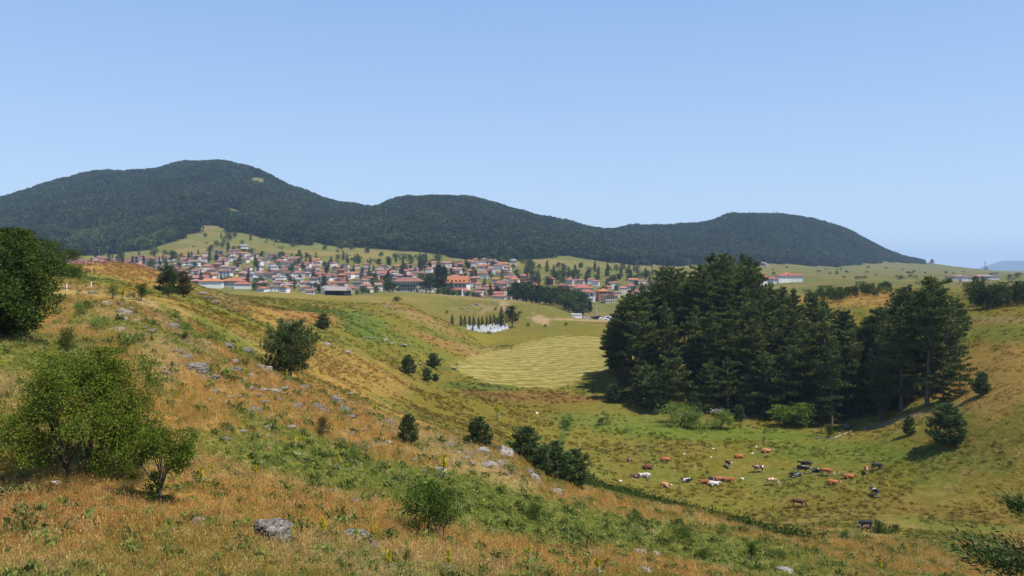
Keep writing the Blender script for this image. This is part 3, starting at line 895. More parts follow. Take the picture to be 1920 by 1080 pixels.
# ------------------------------------------------------------------ forest on the hills (one far-off wood)
def far_tree_mesh(name, kind, seed, mat):
    r = np.random.default_rng(seed)
    P = []; n = 70 if kind == 'con' else 80
    if kind == 'con':
        z = r.uniform(.1, 1, n) ** 1.0; a = r.uniform(0, 6.28, n)
        rad = .23 * (1 - z) ** .7 * r.uniform(.5, 1.15, n) + .015
        P = np.stack([np.cos(a)*rad, np.sin(a)*rad, z], -1)
        O = np.stack([np.cos(a), np.sin(a), np.full(n, .3)], -1)
        return quads_mesh(name, leaf_quads(P, .17, .12, r, 0, O), mat)
    P = r.normal(size=(n, 3)); P /= np.linalg.norm(P, axis=1, keepdims=True); O = P.copy()
    P *= r.uniform(.6, 1.05, (n, 1)) * np.array([.34, .34, .42]); P[:, 2] += .55
    return quads_mesh(name, leaf_quads(P, .2, .17, r, 0, O * .5), mat)

def build_forest():
    protos = [far_tree_mesh('wood_conifer', 'con', 500+k, M['far_conifer']) for k in range(4)] + [far_tree_mesh('wood_broadleaf', 'bro', 520+k, M['far_leaf']) for k in range(3)]
    pts = []; n = 420000
    px = rng.uniform(-330, 1760, n)
    # even spread over the land between 1.1 and 4 km
    d = np.sqrt(rng.uniform(1100**2, 2950**2, n)); x = (px - 960) / F * d
    w = forest_mask(px, d)
    keep = w > .5
    px, d, x = px[keep], d[keep], x[keep]
    z = bil(Zg, px, d); pyv = HZ - F * z / d
    n = len(px); print('forest trees', n)
    nn = fbm(x / 70, d / 70, 3) + rng.normal(0, .18, n)
    low = sstep(15.55, 15.05, tline(px, d))
    left = ((px < 330) & (pyv > 415)).astype(float)
    bro = nn > (.32 - .22 * low - .3 * left)
    idx = np.where(bro, 4 + rng.integers(0, 3, n), rng.integers(0, 4, n))
    scl = np.where(bro, rng.uniform(8, 15, n), rng.uniform(11, 22, n)) * (.9 + .4 * fbm(x / 90, d / 90 + 9, 3)) * np.interp(px, [1600, 1745], [1, .4])
    scatter('forest', np.stack([x, d, z - .3], -1), rng.uniform(0, 6.28, n), np.zeros((n, 2)), scl, idx, None, protos, 'dark pine forest covering the hills beyond the village', 'forest')
build_forest()

# ------------------------------------------------------------------ near trees and shrubs
def at_d(px, d):
    return gpd(px, d)
def near_plants():
    # wild fruit tree in front, several stems
    cm = limbs_tree(4.2, 4.1, 3, 56000, .075, .048, stems=5, crown_low=.10, mat_leaf=M['apple_leaf'], mat_bark=M['bark'], nl=34, ragged=.25, gap=.3)
    plant('wild_apple_tree', cm, at_d(150, 28.2), 1.0, .6, 'bushy wild apple tree with bright green leaves and several dark stems', 'tree')
    cm = limbs_tree(2.35, 1.75, 5, 9500, .068, .044, stems=1, crown_low=.45, mat_leaf=M['apple_leaf'], mat_bark=M['bark'], nl=9)
    o = plant('sapling', cm, at_d(298, 26.6), 1.0, 1.0, 'slim leafy sapling in shade at the right edge of the wild apple tree', 'tree')
    cm2 = limbs_tree(1.0, .35, 6, 900, .06, .04, stems=2, crown_low=.05, mat_leaf=M['bush_leaf'], mat_bark=M['bark'], nl=6)
    plant('shrub', cm2, at_d(294, 26.3), 1.2, 0, 'small dark upright shrub hugging the foot of the slim sapling', 'shrub')
    cm = limbs_tree(3.4, 3.0, 8, 9000, .085, .055, stems=3, crown_low=.2, mat_leaf=M['apple_leaf'], mat_bark=M['bark'], nl=12)
    plant('wild_apple_tree', cm, at_d(-82, 29.5), .8, 1, 'small leafy tree cut off by the left border beside the wild apple tree', 'tree')
    for px, d, s, k, l in [(215, 28.3, .6, 1, 'small leafy shrub under the right boughs of the wild apple tree'), (112, 29.2, .7, 2, 'dark shrub behind the stems of the wild apple tree')]:
        cm = limbs_tree(1.5, 1.7, 90 + k, 5200, .06, .04, stems=4, crown_low=.04, mat_leaf=M['apple_leaf'], mat_bark=M['bark'], nl=12)
        plant('shrub', cm, at_d(px, d), s * 1.4, None, l, 'shrub')
    # large dense bush at the left border
    cm = limbs_tree(6.6, 5.8, 12, 100000, .17, .115, stems=4, crown_low=.02, mat_leaf=M['bush_leaf'], mat_bark=M['bark'], nl=44, ragged=.1, gap=.12)
    plant('large_bush', cm, at_d(-30, 51), 1.0, .3, 'huge dense dark green bush casting deep shade at the left border', 'bush')
    cm = limbs_tree(4.2, 6.0, 14, 12000, .2, .14, stems=3, crown_low=.06, mat_leaf=M['bush_leaf'], mat_bark=M['bark'], nl=14)
    sh = [limbs_tree(1.5, 1.5, 20+k, 2600, .075, .05, stems=3, crown_low=.1, mat_leaf=M['shrub_leaf'], mat_bark=M['bark'], nl=9) for k in range(4)]
    big = [limbs_tree(3.0, 3.6, 30+k, 5200, .16, .11, stems=3, crown_low=.06, mat_leaf=M['bush_leaf'], mat_bark=M['bark'], nl=12) for k in range(3)]
    def shr(px, d, hpx, label, k=0, mat=None, protos=sh, wide=1.0, ht=1.5, cat='shrub', name='shrub'):
        s = hpx / F * d / ht
        o = plant(name, protos[k % len(protos)], at_d(px, d), (s*wide, s*wide, s), None, label, cat, None, mats=(mat, None))
        return o
    shr(88, 172, 40, 'dense green bush behind the huge dark bush on the left ridge', 0, None, big, 1.2, 3.0, 'bush', 'bush')
    shr(122, 176, 24, 'low rounded green bush at the ridge edge beside the pink flower patch', 1, None, big, 1.5, 3.0, 'bush', 'bush')
    shr(60, 165, 52, 'tallest of the ridge bushes behind the huge dark bush', 2, None, big, 1.2, 3.0, 'bush', 'bush')
    shr(112, 128, 30, 'dark low bush on the slope behind the two white fence posts', 1, None, big, 1.2, 3.0, 'bush', 'bush')
    shr(132, 124, 26, 'broad olive bush on the slope just behind the left white post', 2, M['shrub_leaf'], big, 1.3, 3.0, 'bush', 'bush')
    shr(127, dep(127, 662), 48, 'narrow upright green shrub right of the huge dark bush shadow', 0, M['bush_leaf'], sh, .6)
    shr(210, dep(210, 560), 26, 'small light green shrub standing over the long pale rock slab', 1, M['shrub_light'])
    shr(148, dep(148, 597), 30, 'yellow green rounded shrub on the slope below the fence posts', 2, M['shrub_light'])
    shr(185, dep(185, 622), 28, 'loose yellowish shrub beside dark stones on the left slope', 3, M['shrub_light'], sh, 1.2)
    shr(165, dep(165, 585), 22, 'dark little shrub between the yellow green shrubs on the slope', 0, None)
    shr(262, dep(262, 565), 34, 'dark green shrub left of the ridge pines', 1, M['bush_leaf'], sh, .9)
    shr(318, dep(318, 556), 18, 'low dark green bush under the ridge pines', 2, M['bush_leaf'], sh, 1.4)
    shr(232, dep(232, 658), 22, 'scraggy dark shrub above the first grey boulders', 3, M['bush_leaf'])
    shr(350, dep(350, 640), 18, 'dark stubby shrub on the slope below the ridge pines', 0, M['bush_leaf'])
    shr(400, dep(400, 642), 16, 'bright green low bush in the green stripe of the slope', 1, M['shrub_light'], sh, 1.5)
    shr(350, dep(350, 622), 16, 'leafy herb clump at the start of the green stripe', 2, M['shrub_light'], sh, 1.4)
    shr(610, dep(610, 822), 42, 'half dry brown twiggy shrub on the orange slope', 1, M['brown_needle'], sh, .75)
    shr(662, dep(662, 866), 26, 'small round yellow green shrub among stones', 2, M['shrub_light'], sh, .85)
    shr(790, 31, 100, 'loose leafy thicket shrub on the green bank, left stem of the pair', 3, M['shrub_leaf'], sh, .75)
    shr(828, 30.5, 112, 'taller thin leafy shrub on the green bank, right stem of the pair', 0, M['shrub_leaf'], sh, .6)
    shr(1008, dep(1008, 980), 42, 'dark small shrub with its own shadow on the green bank', 1, None)
    shr(1190, dep(1190, 982), 26, 'rounded bright shrub just below the dark ditch growth', 2, None, sh, 1.1)
    shr(1278, dep(1278, 1022), 36, 'broad leafy shrub right of the twin pale stones', 3, None, sh, 1.1)
    shr(1325, dep(1325, 1052), 24, 'low spreading green shrub near the bottom edge', 0, None, sh, 1.3)
    shr(1405, dep(1405, 1054), 38, 'upright green shrub near the bottom edge above the boulder', 1, None, sh, .8)
    shr(1355, dep(1355, 1008), 26, 'thin olive shrub beside the end of the ditch growth', 2, M['shrub_light'], sh, 1.0)
    shr(1460, dep(1460, 1052), 22, 'dark small shrub behind the bottom edge boulder', 3, None, sh, .9)
    shr(1392, dep(1392, 1000), 14, 'grey green tuft shrub where the ditch growth ends', 2, M['young_needle'], sh, 1.0)
    shr(1642, dep(1642, 1000), 26, 'dark green bush over the earthen bank beside a black cow', 0, M['bush_leaf'], sh, 1.0)
    shr(1680, dep(1680, 998), 14, 'flat green bush right of the earthen bank', 1, M['bush_leaf'], sh, 1.4)
    shr(1595, dep(1595, 1018), 26, 'pale willow shrub on the near edge of the earthen bank', 2, M['shrub_light'], sh, 1.2)
    shr(1670, dep(1670, 1040), 14, 'tiny dark shrub alone on the near meadow', 3, None)
    shr(745, dep(745, 567, 150), 11, 'lone dark round bush on the plateau meadow', 0, M['bush_leaf'], sh, 1.5)
    shr(1548, dep(1548, 822), 26, 'small green bush beside fallen branches before the grove', 1, M['bush_leaf'], sh, 1.0)
    shr(1133, dep(1133, 797), 14, 'dark low clump on the marsh edge', 2, M['bush_leaf'], sh, 1.6)
    shr(1060, dep(1060, 803), 16, 'grey green shrub at the bend of the stream', 3, M['bush_leaf'], sh, 1.1)
    shr(765, dep(765, 1062), 30, 'dry thin shrub in the orange grass at the bottom', 0, M['brown_needle'], sh, .5)
    for px, py, h, lab in [(1272, 790, 30, 'leftmost'), (1310, 796, 24, 'second'), (1345, 796, 26, 'third'), (1480, 796, 30, 'fourth'), (1510, 794, 34, 'fifth'), (1545, 790, 22, 'last')]:
        shr(px, dep(px, py + 6), h * 1.35, 'light green bush at the front foot of the pine grove, %s from left' % lab if lab not in ('leftmost', 'last') else 'light green bush at the front foot of the pine grove, %s of its row' % lab, R.randrange(4), M['shrub_light'], sh, 1.5)
    # white umbel flowers in front of the grove
    r = np.random.default_rng(9)
    for k, (px, py, w) in enumerate([(1285, 789, 20), (1345, 783, 14)]):
        d = dep(px, py); wm = w / F * d
        P = np.stack([r.normal(0, wm*.6, 130), r.normal(0, .5, 130), r.uniform(.9, 1.7, 130)], -1)
        h = empty('flowering_herb', at_d(px, d))
        link('flowers', quads_mesh('flowers', leaf_quads(P, .22, .2, r, .2), M['white_flower']), None, h)
        st = MB()
        for p in P[:60]: st.tube([(p[0], p[1], 0), (p[0], p[1], p[2])], [.02, .01], 3, False)
        link('stems', st.mesh('stems'), M['herb_leaf'], h)
        tag(h, ['patch of white umbel flowers at the foot of the grove', 'smaller patch of white umbel flowers right of the first'][k], 'flowers', None, 'stuff')
    # pink flower patch on the left ridge
    P = np.stack([r.normal(0, 2.2, 240), r.normal(0, 1.6, 240), r.uniform(.3, .95, 240)], -1)
    h = empty('flowering_herb', at_d(158, 165))
    link('flowers', quads_mesh('flowers', leaf_quads(P, .3, .25, r, .3), leaf_mat('pink_flower', (.42, .19, .25), (.3, .16, .17), .2)), None, h)
    st = MB()
    for p in P[:80]: st.tube([(p[0], p[1], 0), (p[0], p[1], p[2])], [.03, .01], 3, False)
    link('stems', st.mesh('stems'), M['herb_leaf'], h)
    tag(h, 'patch of pink willowherb on the crest of the left ridge', 'flowers', None, 'stuff')
    # single pines
    yp = [pine_tree(4.0, 3.0, 60+k, .04, 6500, .26, .08, False, M['young_needle'], M['pine_bark']) for k in range(3)]
    rp = pine_tree(5.0, 5.0, 70, .14, 15000, .24, .085, False, M['young_needle'], M['pine_bark'], 1.0, dense=1.0, dome=True)
    def yo(px, d, hpx, k, label, wide=1.0, mat=None, ht=4.0, protos=yp):
        s = hpx / F * d / ht
        return plant('pine_tree', protos[k % len(protos)], at_d(px, d), (s*wide, s*wide, s), None, label, 'tree', None, mats=(mat, None))
    d = 82.0
    plant('pine_tree', rp, at_d(546, d), 97 / F * d / 5.0, 2.0, 'round crowned young pine standing alone on the orange slope', 'tree')
    yo(763, dep(763, 836), 56, 0, 'small conical young pine left of the bare stony ridge', 1.0)
    yo(900, dep(900, 842, 60), 58, 1, 'bushy young pine left of the upright grey boulder', 1.35)
    yo(878, dep(878, 840, 60), 22, 2, 'seedling pine tucked against the bushy pine by the boulder', 1.2)
    yo(988, 68, 66, 2, 'full young pine right behind the upright grey boulder', 1.5)
    yo(1022, 74, 50, 0, 'smaller pine at the back of the thicket below the boulders', 1.2)
    yo(1042, 66, 74, 1, 'broad front pine of the thicket below the boulders', 1.5)
    yo(1076, 70, 70, 0, 'right hand edge pine of the thicket below the boulders', 1.2)
    yo(1016, 64, 52, 2, 'low front pine of the thicket touching the tall narrow boulder', 1.3)
    yo(766, dep(766, 703), 36, 1, 'rounded lone pine on the lower slope above the marsh', 1.3)
    yo(811, dep(811, 689), 25, 2, 'spreading pine behind the pair at the slope foot', 1.6)
    yo(800, dep(800, 715), 23, 0, 'conical pine at the slope foot, taller of the touching pair', 1.3)
    yo(817, dep(817, 715), 14, 1, 'short bush like pine, smaller of the touching pair', 1.5)
    yo(607, dep(607, 618, 100), 28, 2, 'windswept small pine leaning over the plateau edge', 1.5)
    yo(1780, dep(1780, 836), 74, 0, 'dense cone shaped pine alone on the right meadow slope', 1.35)
    yo(1703, dep(1703, 817), 36, 1, 'little pine left of the cone shaped pine', 1.0)
    yo(1842, dep(1842, 742), 42, 2, 'small pine on the right slope beside the grove', 1.2)
    yo(1150, dep(1150, 755), 34, 1, 'young pine at the left foot of the grove', 1.3)
    yo(1232, dep(1232, 772), 70, 0, 'pointed young spruce at the front left of the grove', 1.2)
    yo(1300, dep(1300, 782), 44, 2, 'narrow young spruce in front of dark grove trunks', .8)
    yo(1385, dep(1385, 790), 30, 1, 'tiny dark pine at the grove front between light bushes', 1.2)
    yo(316, dep(316, 553), 52, 0, 'dark green pine on the ridge end, left of the pair', 1.2)
    yo(344, dep(344, 556), 46, 1, 'half browned pine on the ridge end, right of the pair', 1.1, M['brown_needle'])
    # foreground pine whose boughs reach in at the lower right corner
    fp = pine_tree(5.4, 5.3, 77, .1, 24000, .16, .034, True, M['young_needle'], M['pine_bark'], dense=1.3)
    plant('pine_tree', fp, at_d(2090, 19.5), 1.05, .5, 'near pine whose dark boughs reach in at the lower right corner', 'tree')
near_plants()

# ------------------------------------------------------------------ pine grove
def build_grove():
    protos = [pine_tree(20, 8.2, 80+k, [.32, .4, .25, .18, .3, .12, .45, .2][k], 17000, .50, .15, True, M['pine_needle'], M['pine_bark'], [1.03, .92, 1.0, 1.08, .88, 1.04, .88, 1.0][k], [.01, -.02, .02, 0, .03, 0, -.03, 0][k]) for k in range(8)]
    env = [(1130, 640), (1145, 600), (1165, 560), (1200, 525), (1240, 500), (1270, 484), (1320, 476), (1380, 471), (1412, 482), (1424, 540), (1450, 538), (1500, 545), (1545, 560), (1570, 575), (1600, 600), (1625, 592), (1655, 575), (1690, 540), (1740, 528), (1775, 548), (1800, 570), (1828, 610)]
    spots = []
    r = random.Random(21)
    def grow(n, x0, x1, da, db, gap):
        k = 0; tries = 0
        while k < n and tries < 6000:
            tries += 1
            px = r.uniform(x0, x1); d = r.uniform(da(px), db(px))
            p = gpd(px, d)
            if all((p.x-q[0].x)**2 + (p.y-q[0].y)**2 > gap*gap for q in spots):
                spots.append((p, px, d)); k += 1
    lo = lambda px: np.interp(px, [1140, 1200, 1280, 1440, 1600, 1700, 1820], [214, 190, 183, 178, 168, 161, 160])
    hi = lambda px: np.interp(px, [1140, 1200, 1280, 1440, 1600, 1700, 1820], [236, 226, 222, 216, 206, 186, 178])
    grow(54, 1150, 1415, lo, hi, 4.4)
    grow(34, 1415, 1600, lo, hi, 4.4)
    grow(28, 1615, 1800, lo, hi, 4.2)
    spots.append((gpd(1738, 154), 1738, 154)); spots.append((gpd(1775, 160), 1775, 160)); spots.append((gpd(1690, 158), 1690, 158))
    for px, d in [(1165, 205), (1200, 188), (1330, 181), (1425, 177), (1480, 173), (1560, 166), (1650, 160)]: spots.append((gpd(px, d), px, d))
    for p, px, d in spots:
        top = np.interp(px, [e[0] for e in env], [e[1] for e in env])
        base = HZ - F * p.z / d
        hmax = (base - top) / F * d
        h = min(hmax, r.uniform(15.5, 22)) if hmax < 30 else r.uniform(17, 23)
        h = max(h * r.uniform(.9, 1.0), 6)
        if px in (1738,): h = hmax; kk = 6
        else: kk = r.randrange(8)
        low = d < lo(px) + 6
        if low and px != 1738: kk = r.choice([3, 5, 7, 2])
        s = h / 20.0; w = s * r.uniform(.9, 1.15) * (1.12 if h < 14 else 1.0)
        o = plant('pine_tree', protos[kk], p, (w, w, s), r.uniform(0, 6.28), None, 'tree')
        rowd = 'front' if d < lo(px) + 9 else ('back' if d > (lo(px) + hi(px)) / 2 + 6 else 'middle')
        part = 'tall left block' if px < 1420 else ('middle dip' if px < 1600 else 'right block')
        ht = 'tall' if h > 17 else ('medium' if h > 12 else 'short')
        e = [o, '%s dark pine in the %s row of the grove, %s' % (ht, rowd, part), px, 0]
        PENDING.append(e); o['group'] = 'pines of the dark grove'
        if px == 1738: PENDING.pop(); o['label'] = 'tall pine with a long bare trunk at the right end of the grove'
build_grove()
def grove_edge():
    yp = [pine_tree(9, 5.6, 240+k, .04, 7500, .36, .12, True, M['pine_needle'], M['pine_bark'], 1.15, dense=1.3) for k in range(3)]
    r = random.Random(8)
    for i, (px, py, h) in enumerate([(1168, 742, 7), (1195, 756, 8), (1210, 764, 9), (1250, 770, 10), (1268, 764, 12), (1330, 772, 10), (1365, 774, 11), (1402, 780, 8), (1432, 783, 13), (1458, 784, 12), (1500, 784, 13), (1530, 786, 12), (1575, 786, 13), (1605, 784, 11), (1640, 776, 12), (1670, 768, 11), (1700, 760, 10), (1768, 752, 9), (1800, 742, 8), (1150, 700, 8), (1160, 690, 10), (1480, 770, 14), (1550, 772, 14), (1620, 765, 13)]):
        d = dep(px, py); s = h / 9
        o = plant('pine_tree', yp[i % 3], gpd(px, d), (s, s, s), r.uniform(0, 6.28), None, 'tree', 'pines of the dark grove')
        PENDING.append([o, 'low boughed younger pine along the front edge of the grove', px, py])
grove_edge()

# ------------------------------------------------------------------ middle distance and village trees
FT = {}
def far_protos():
    FT['con'] = [pine_tree(9, 3.6, 140+k, .06, 650, .62, .34, False, M['far_conifer'], M['pine_bark']) for k in range(3)]
    FT['bro'] = [limbs_tree(8, 7.2, 150+k, 1500, .5, .38, stems=1, crown_low=.12, mat_leaf=M['far_leaf'], mat_bark=M['bark'], nl=10) for k in range(3)]
    FT['col'] = [limbs_tree(16, 4.2, 160, 2200, .6, .42, stems=1, crown_low=.05, mat_leaf=M['far_conifer'], mat_bark=M['bark'], nl=22)]
    FT['shr'] = [limbs_tree(3, 4.2, 170+k, 420, .42, .32, stems=2, crown_low=.05, mat_leaf=M['far_leaf'], mat_bark=M['bark'], nl=6) for k in range(2)]
far_protos()
def ft(kind, px, d, h, label=None, group=None, desc=None, wide=1.0, name=None, cat='tree', marks=None, k=None, mat=None):
    pr = FT[kind]; base = {'con': 9, 'bro': 8, 'col': 16, 'shr': 3}[kind]
    s = h / base
    name = name or {'con': 'conifer', 'bro': 'broadleaf_tree', 'col': 'poplar', 'shr': 'bush'}[kind]
    o = plant(name, pr[R.randrange(len(pr)) if k is None else k], gpd(px, d), (s*wide, s*wide, s), None, label, cat, group, mats=(mat, None))
    if label is None: later_label(o, desc, cat, group, marks)
    return o
def middle_trees():
    # cemetery: row of conifers, the big round tree
    for i, px in enumerate([848, 864, 872, 880, 888, 897, 904, 912, 919, 926, 932, 937, 941]):
        ft('con', px, 441 + 3*math.sin(i), R.uniform(4.8, 6.4), 'slender conifer in the cemetery row, %s' % ordw(i), 'conifers in a row behind the cemetery', wide=.9, name='conifer')
    ft('bro', 960, 437, 10.5, 'big dense round tree at the right end of the cemetery', None, wide=.95, k=0, mat=M['far_conifer'])
    ft('con', 940, 455, 6.6, 'pointed conifer just behind the round cemetery tree', None, wide=1.1, name='conifer')
    for i, (px, d, h) in enumerate([(886, 428, 2.6), (898, 424, 3.2), (920, 424, 2.4), (927, 426, 2.2)]):
        ft('con', px, d, h, 'tiny dark conifer among the white gravestones, %s' % ordw(i), 'small conifers among the gravestones', wide=1.1, name='conifer')
    for i, (px, py) in enumerate([(917, 627), (993, 612), (1022, 614), (1060, 611), (929, 582), (838, 588)]):
        ft('shr', px, dep(px, py, 300, 520), 1.6, None, 'bushes around the cemetery meadow', 'little dark bush on the meadow', name='bush', cat='bush')
    # dark wood before the village
    r = random.Random(4); sp = []
    t = 0
    while len(sp) < 62 and t < 9000:
        t += 1
        px = r.uniform(962, 1108); d = r.uniform(512, 640)
        lim = 512 + max(0, (1000 - px) * 1.6) if px < 1000 else 512 + max(0, (px - 1080) * 1.0)
        if d < lim or d > 640 - max(0, (px - 1060)) * .9: continue
        p = gpd(px, d)
        if all((p.x-q.x)**2 + (p.y-q.y)**2 > 24 for q, _, _ in sp): sp.append((p, px, d))
    for p, px, d in sp:
        kind = 'con' if r.random() < .3 else 'bro'
        row = 'front' if d < 555 else ('middle' if d < 598 else 'back')
        o = ft(kind, px, d, r.uniform(8.5, 12.5), 'x', 'trees of the dark wood', wide=1.0, mat=M['far_conifer'] if r.random() < .5 else None)
        PENDING.append([o, '%s tree in the %s of the dark wood by the village' % ('pointed' if kind == 'con' else 'round', row), px, 0])
    # tall poplars, dark trees by the school
    ft('col', 822, 612, 25, 'tall dark poplar before the hotel, left of the pair', None, wide=.9, name='poplar')
    ft('col', 831, 616, 24, 'tall dark poplar before the hotel, right of the pair', None, wide=.9, name='poplar')
    for i, (px, d, h, lab) in enumerate([(806, 640, 15, 'broad dark tree between the school and the poplars'), (800, 625, 11, 'lower dark tree just right of the school'), (729, 612, 10.5, 'dark spreading tree at the left end of the school'), (737, 622, 8, 'smaller dark tree touching the left school wall'), (728, 660, 15, 'tall dark conifer behind the left school end')]):
        ft('con' if i == 4 else 'bro', px, d, h, lab, None, mat=M['far_conifer'])
    for px, d, h in [(822, 600, 5), (832, 598, 6), (842, 600, 6.5), (852, 602, 6), (862, 600, 5.5), (878, 603, 5), (888, 604, 5), (897, 604, 4.2)]:
        ft('bro', px, d, h, None, 'trees below the hotel', 'low dark bushy tree', wide=1.1)
    for px, d, h in [(668, 602, 4), (680, 604, 5), (704, 608, 6), (690, 598, 3.4), (748, 602, 4), (770, 600, 2.6), (783, 600, 2.6)]:
        ft('bro', px, d, h, None, 'bushes on the bank below the school', 'green bush on the bank', wide=1.1, name='bush', cat='bush')
    # scrub on the right plateau and dark row at the right border
    for i in range(26):
        px = 1512 + i * 6.4 + R.uniform(-3, 3)
        o = ft('bro' if i % 5 else 'con', px, R.uniform(288, 320), R.uniform(3.2, 5.2) * (1 - .25 * (i > 20)), 'x', 'scrub trees along the right plateau', mat=M['bush_leaf'], k=i % 3)
        PENDING.append([o, 'bushy green tree in the scrub row behind the grove', px, 0])
    for i in range(22):
        px = 1822 + i * 5.6 + R.uniform(-2, 2)
        o = ft('bro' if i % 3 else 'con', px, R.uniform(214, 236), R.uniform(4.2, 6.2), 'x', 'dark tree belt at the right border', mat=M['far_conifer'] if i % 2 else M['bush_leaf'], k=i % 3)
        PENDING.append([o, 'dark tree in the belt at the right border', px, 0])
    # bright tree and others behind the right block of the grove
    ft('bro', 1742, 196, 12.5, 'bright green broadleaved tree behind the right block of the grove', None, mat=M['shrub_leaf'], wide=.6)
    ft('bro', 1690, 232, 6, 'rounded green tree left behind the right block of the grove', None, mat=M['bush_leaf'], wide=1.3)
    ft('bro', 1830, 268, 7, 'dark tree between the grove and the belt', None, mat=M['bush_leaf'], wide=1.1)
    for px, d, h in [(1568, 300, 3), (1640, 290, 2.2), (1660, 300, 2.6)]:
        ft('shr', px, d, h, None, 'small bushes on the right plateau', 'small bush on the orange plateau', name='bush', cat='bush')
    # lone trees on the meadow under the forest and on the plain
    for px, py in [(415, 447), (428, 447), (441, 446), (453, 459), (405, 463), (418, 465), (432, 452), (384, 445), (500, 452), (512, 452), (548, 462), (560, 462), (470, 452), (610, 470), (640, 470), (660, 470), (690, 476), (715, 482), (740, 484), (1038, 507), (1090, 502), (1115, 503), (1180, 505), (1195, 508), (1222, 502), (990, 500), (1012, 505), (1066, 516)]:
        ft('bro' if R.random() < .6 else 'con', px, dep(px, py, 900), R.uniform(5, 10), None, 'lone trees on the meadow under the forest', 'lone dark tree on the meadow', wide=1.1)
    for i in range(44):
        px = R.uniform(300, 800); lo_ = np.interp(px, [300, 400, 500, 600, 800], [463, 440, 455, 468, 482]); py = R.uniform(lo_, lo_ + 26)
        d = dep(px, py, 930)
        if d > 1400: continue
        o = ft('shr', px, d, R.uniform(1.8, 4.5), 'x', 'bushes on the meadow under the forest', wide=R.uniform(.9, 1.8), name='bush', cat='bush')
        PENDING.append([o, 'dark bush dotted on the green meadow above the village', px, 0])
    for i in range(46):
        px = R.uniform(1430, 1910); py = R.uniform(max(498, 516 - (1920 - px) * .05), 530)
        d = dep(px, py, 900)
        if d > 4000: continue
        o = ft('shr', px, d, R.uniform(2.2, 5.0), 'x', 'scattered bushes on the far plain', wide=R.uniform(.9, 1.9), name='bush', cat='bush')
        PENDING.append([o, 'dark bush dotted on the far pale plain', px, 0])
    ft('bro', 1748, 2620, 17, 'lone dark tree on the skyline at the foot of the right hill', None)
    ft('bro', 1848, 2500, 12, 'dark bush at the foot of the far pylon', None)
middle_trees()

# ------------------------------------------------------------------ rocks
def rock_mesh(seed, flat=.6, cuts=7):
    r = np.random.default_rng(seed)
    bm = bmesh.new()
    bmesh.ops.create_icosphere(bm, subdivisions=4, radius=1)
    V = np.array([v.co[:] for v in bm.verts])
    n0 = V / np.linalg.norm(V, axis=1, keepdims=True)
    for k in range(cuts):
        d = r.normal(size=3); d /= np.linalg.norm(d); o = r.uniform(.5, .8)
        s = V @ d
        V = np.where((s > o)[:, None], V - d * (s - o)[:, None] * .92, V)
    nz = fbm(n0[:, 0]*1.6 + seed, n0[:, 1]*1.6 + n0[:, 2]*1.3, 4) * .28 + fbm(n0[:, 0]*6 + seed*3, n0[:, 2]*6 + n0[:, 1]*5, 3) * .09
    V = V * (1 + nz)[:, None]
    V[:, 2] *= flat
    for v, c in zip(bm.verts, V): v.co = c
    me = bpy.data.meshes.new('rock')
    bm.to_mesh(me); bm.free()
    w = V[:, 0].max() - V[:, 0].min()
    me.transform(Matrix.Scale(1.0 / w, 4))
    me.materials.append(M['rock'])
    return me
ROCKS = [rock_mesh(s, f, c) for s, f, c in [(1, .62, 7), (2, .5, 9), (3, .75, 10), (4, .4, 8), (5, .6, 12), (6, .9, 9)]]
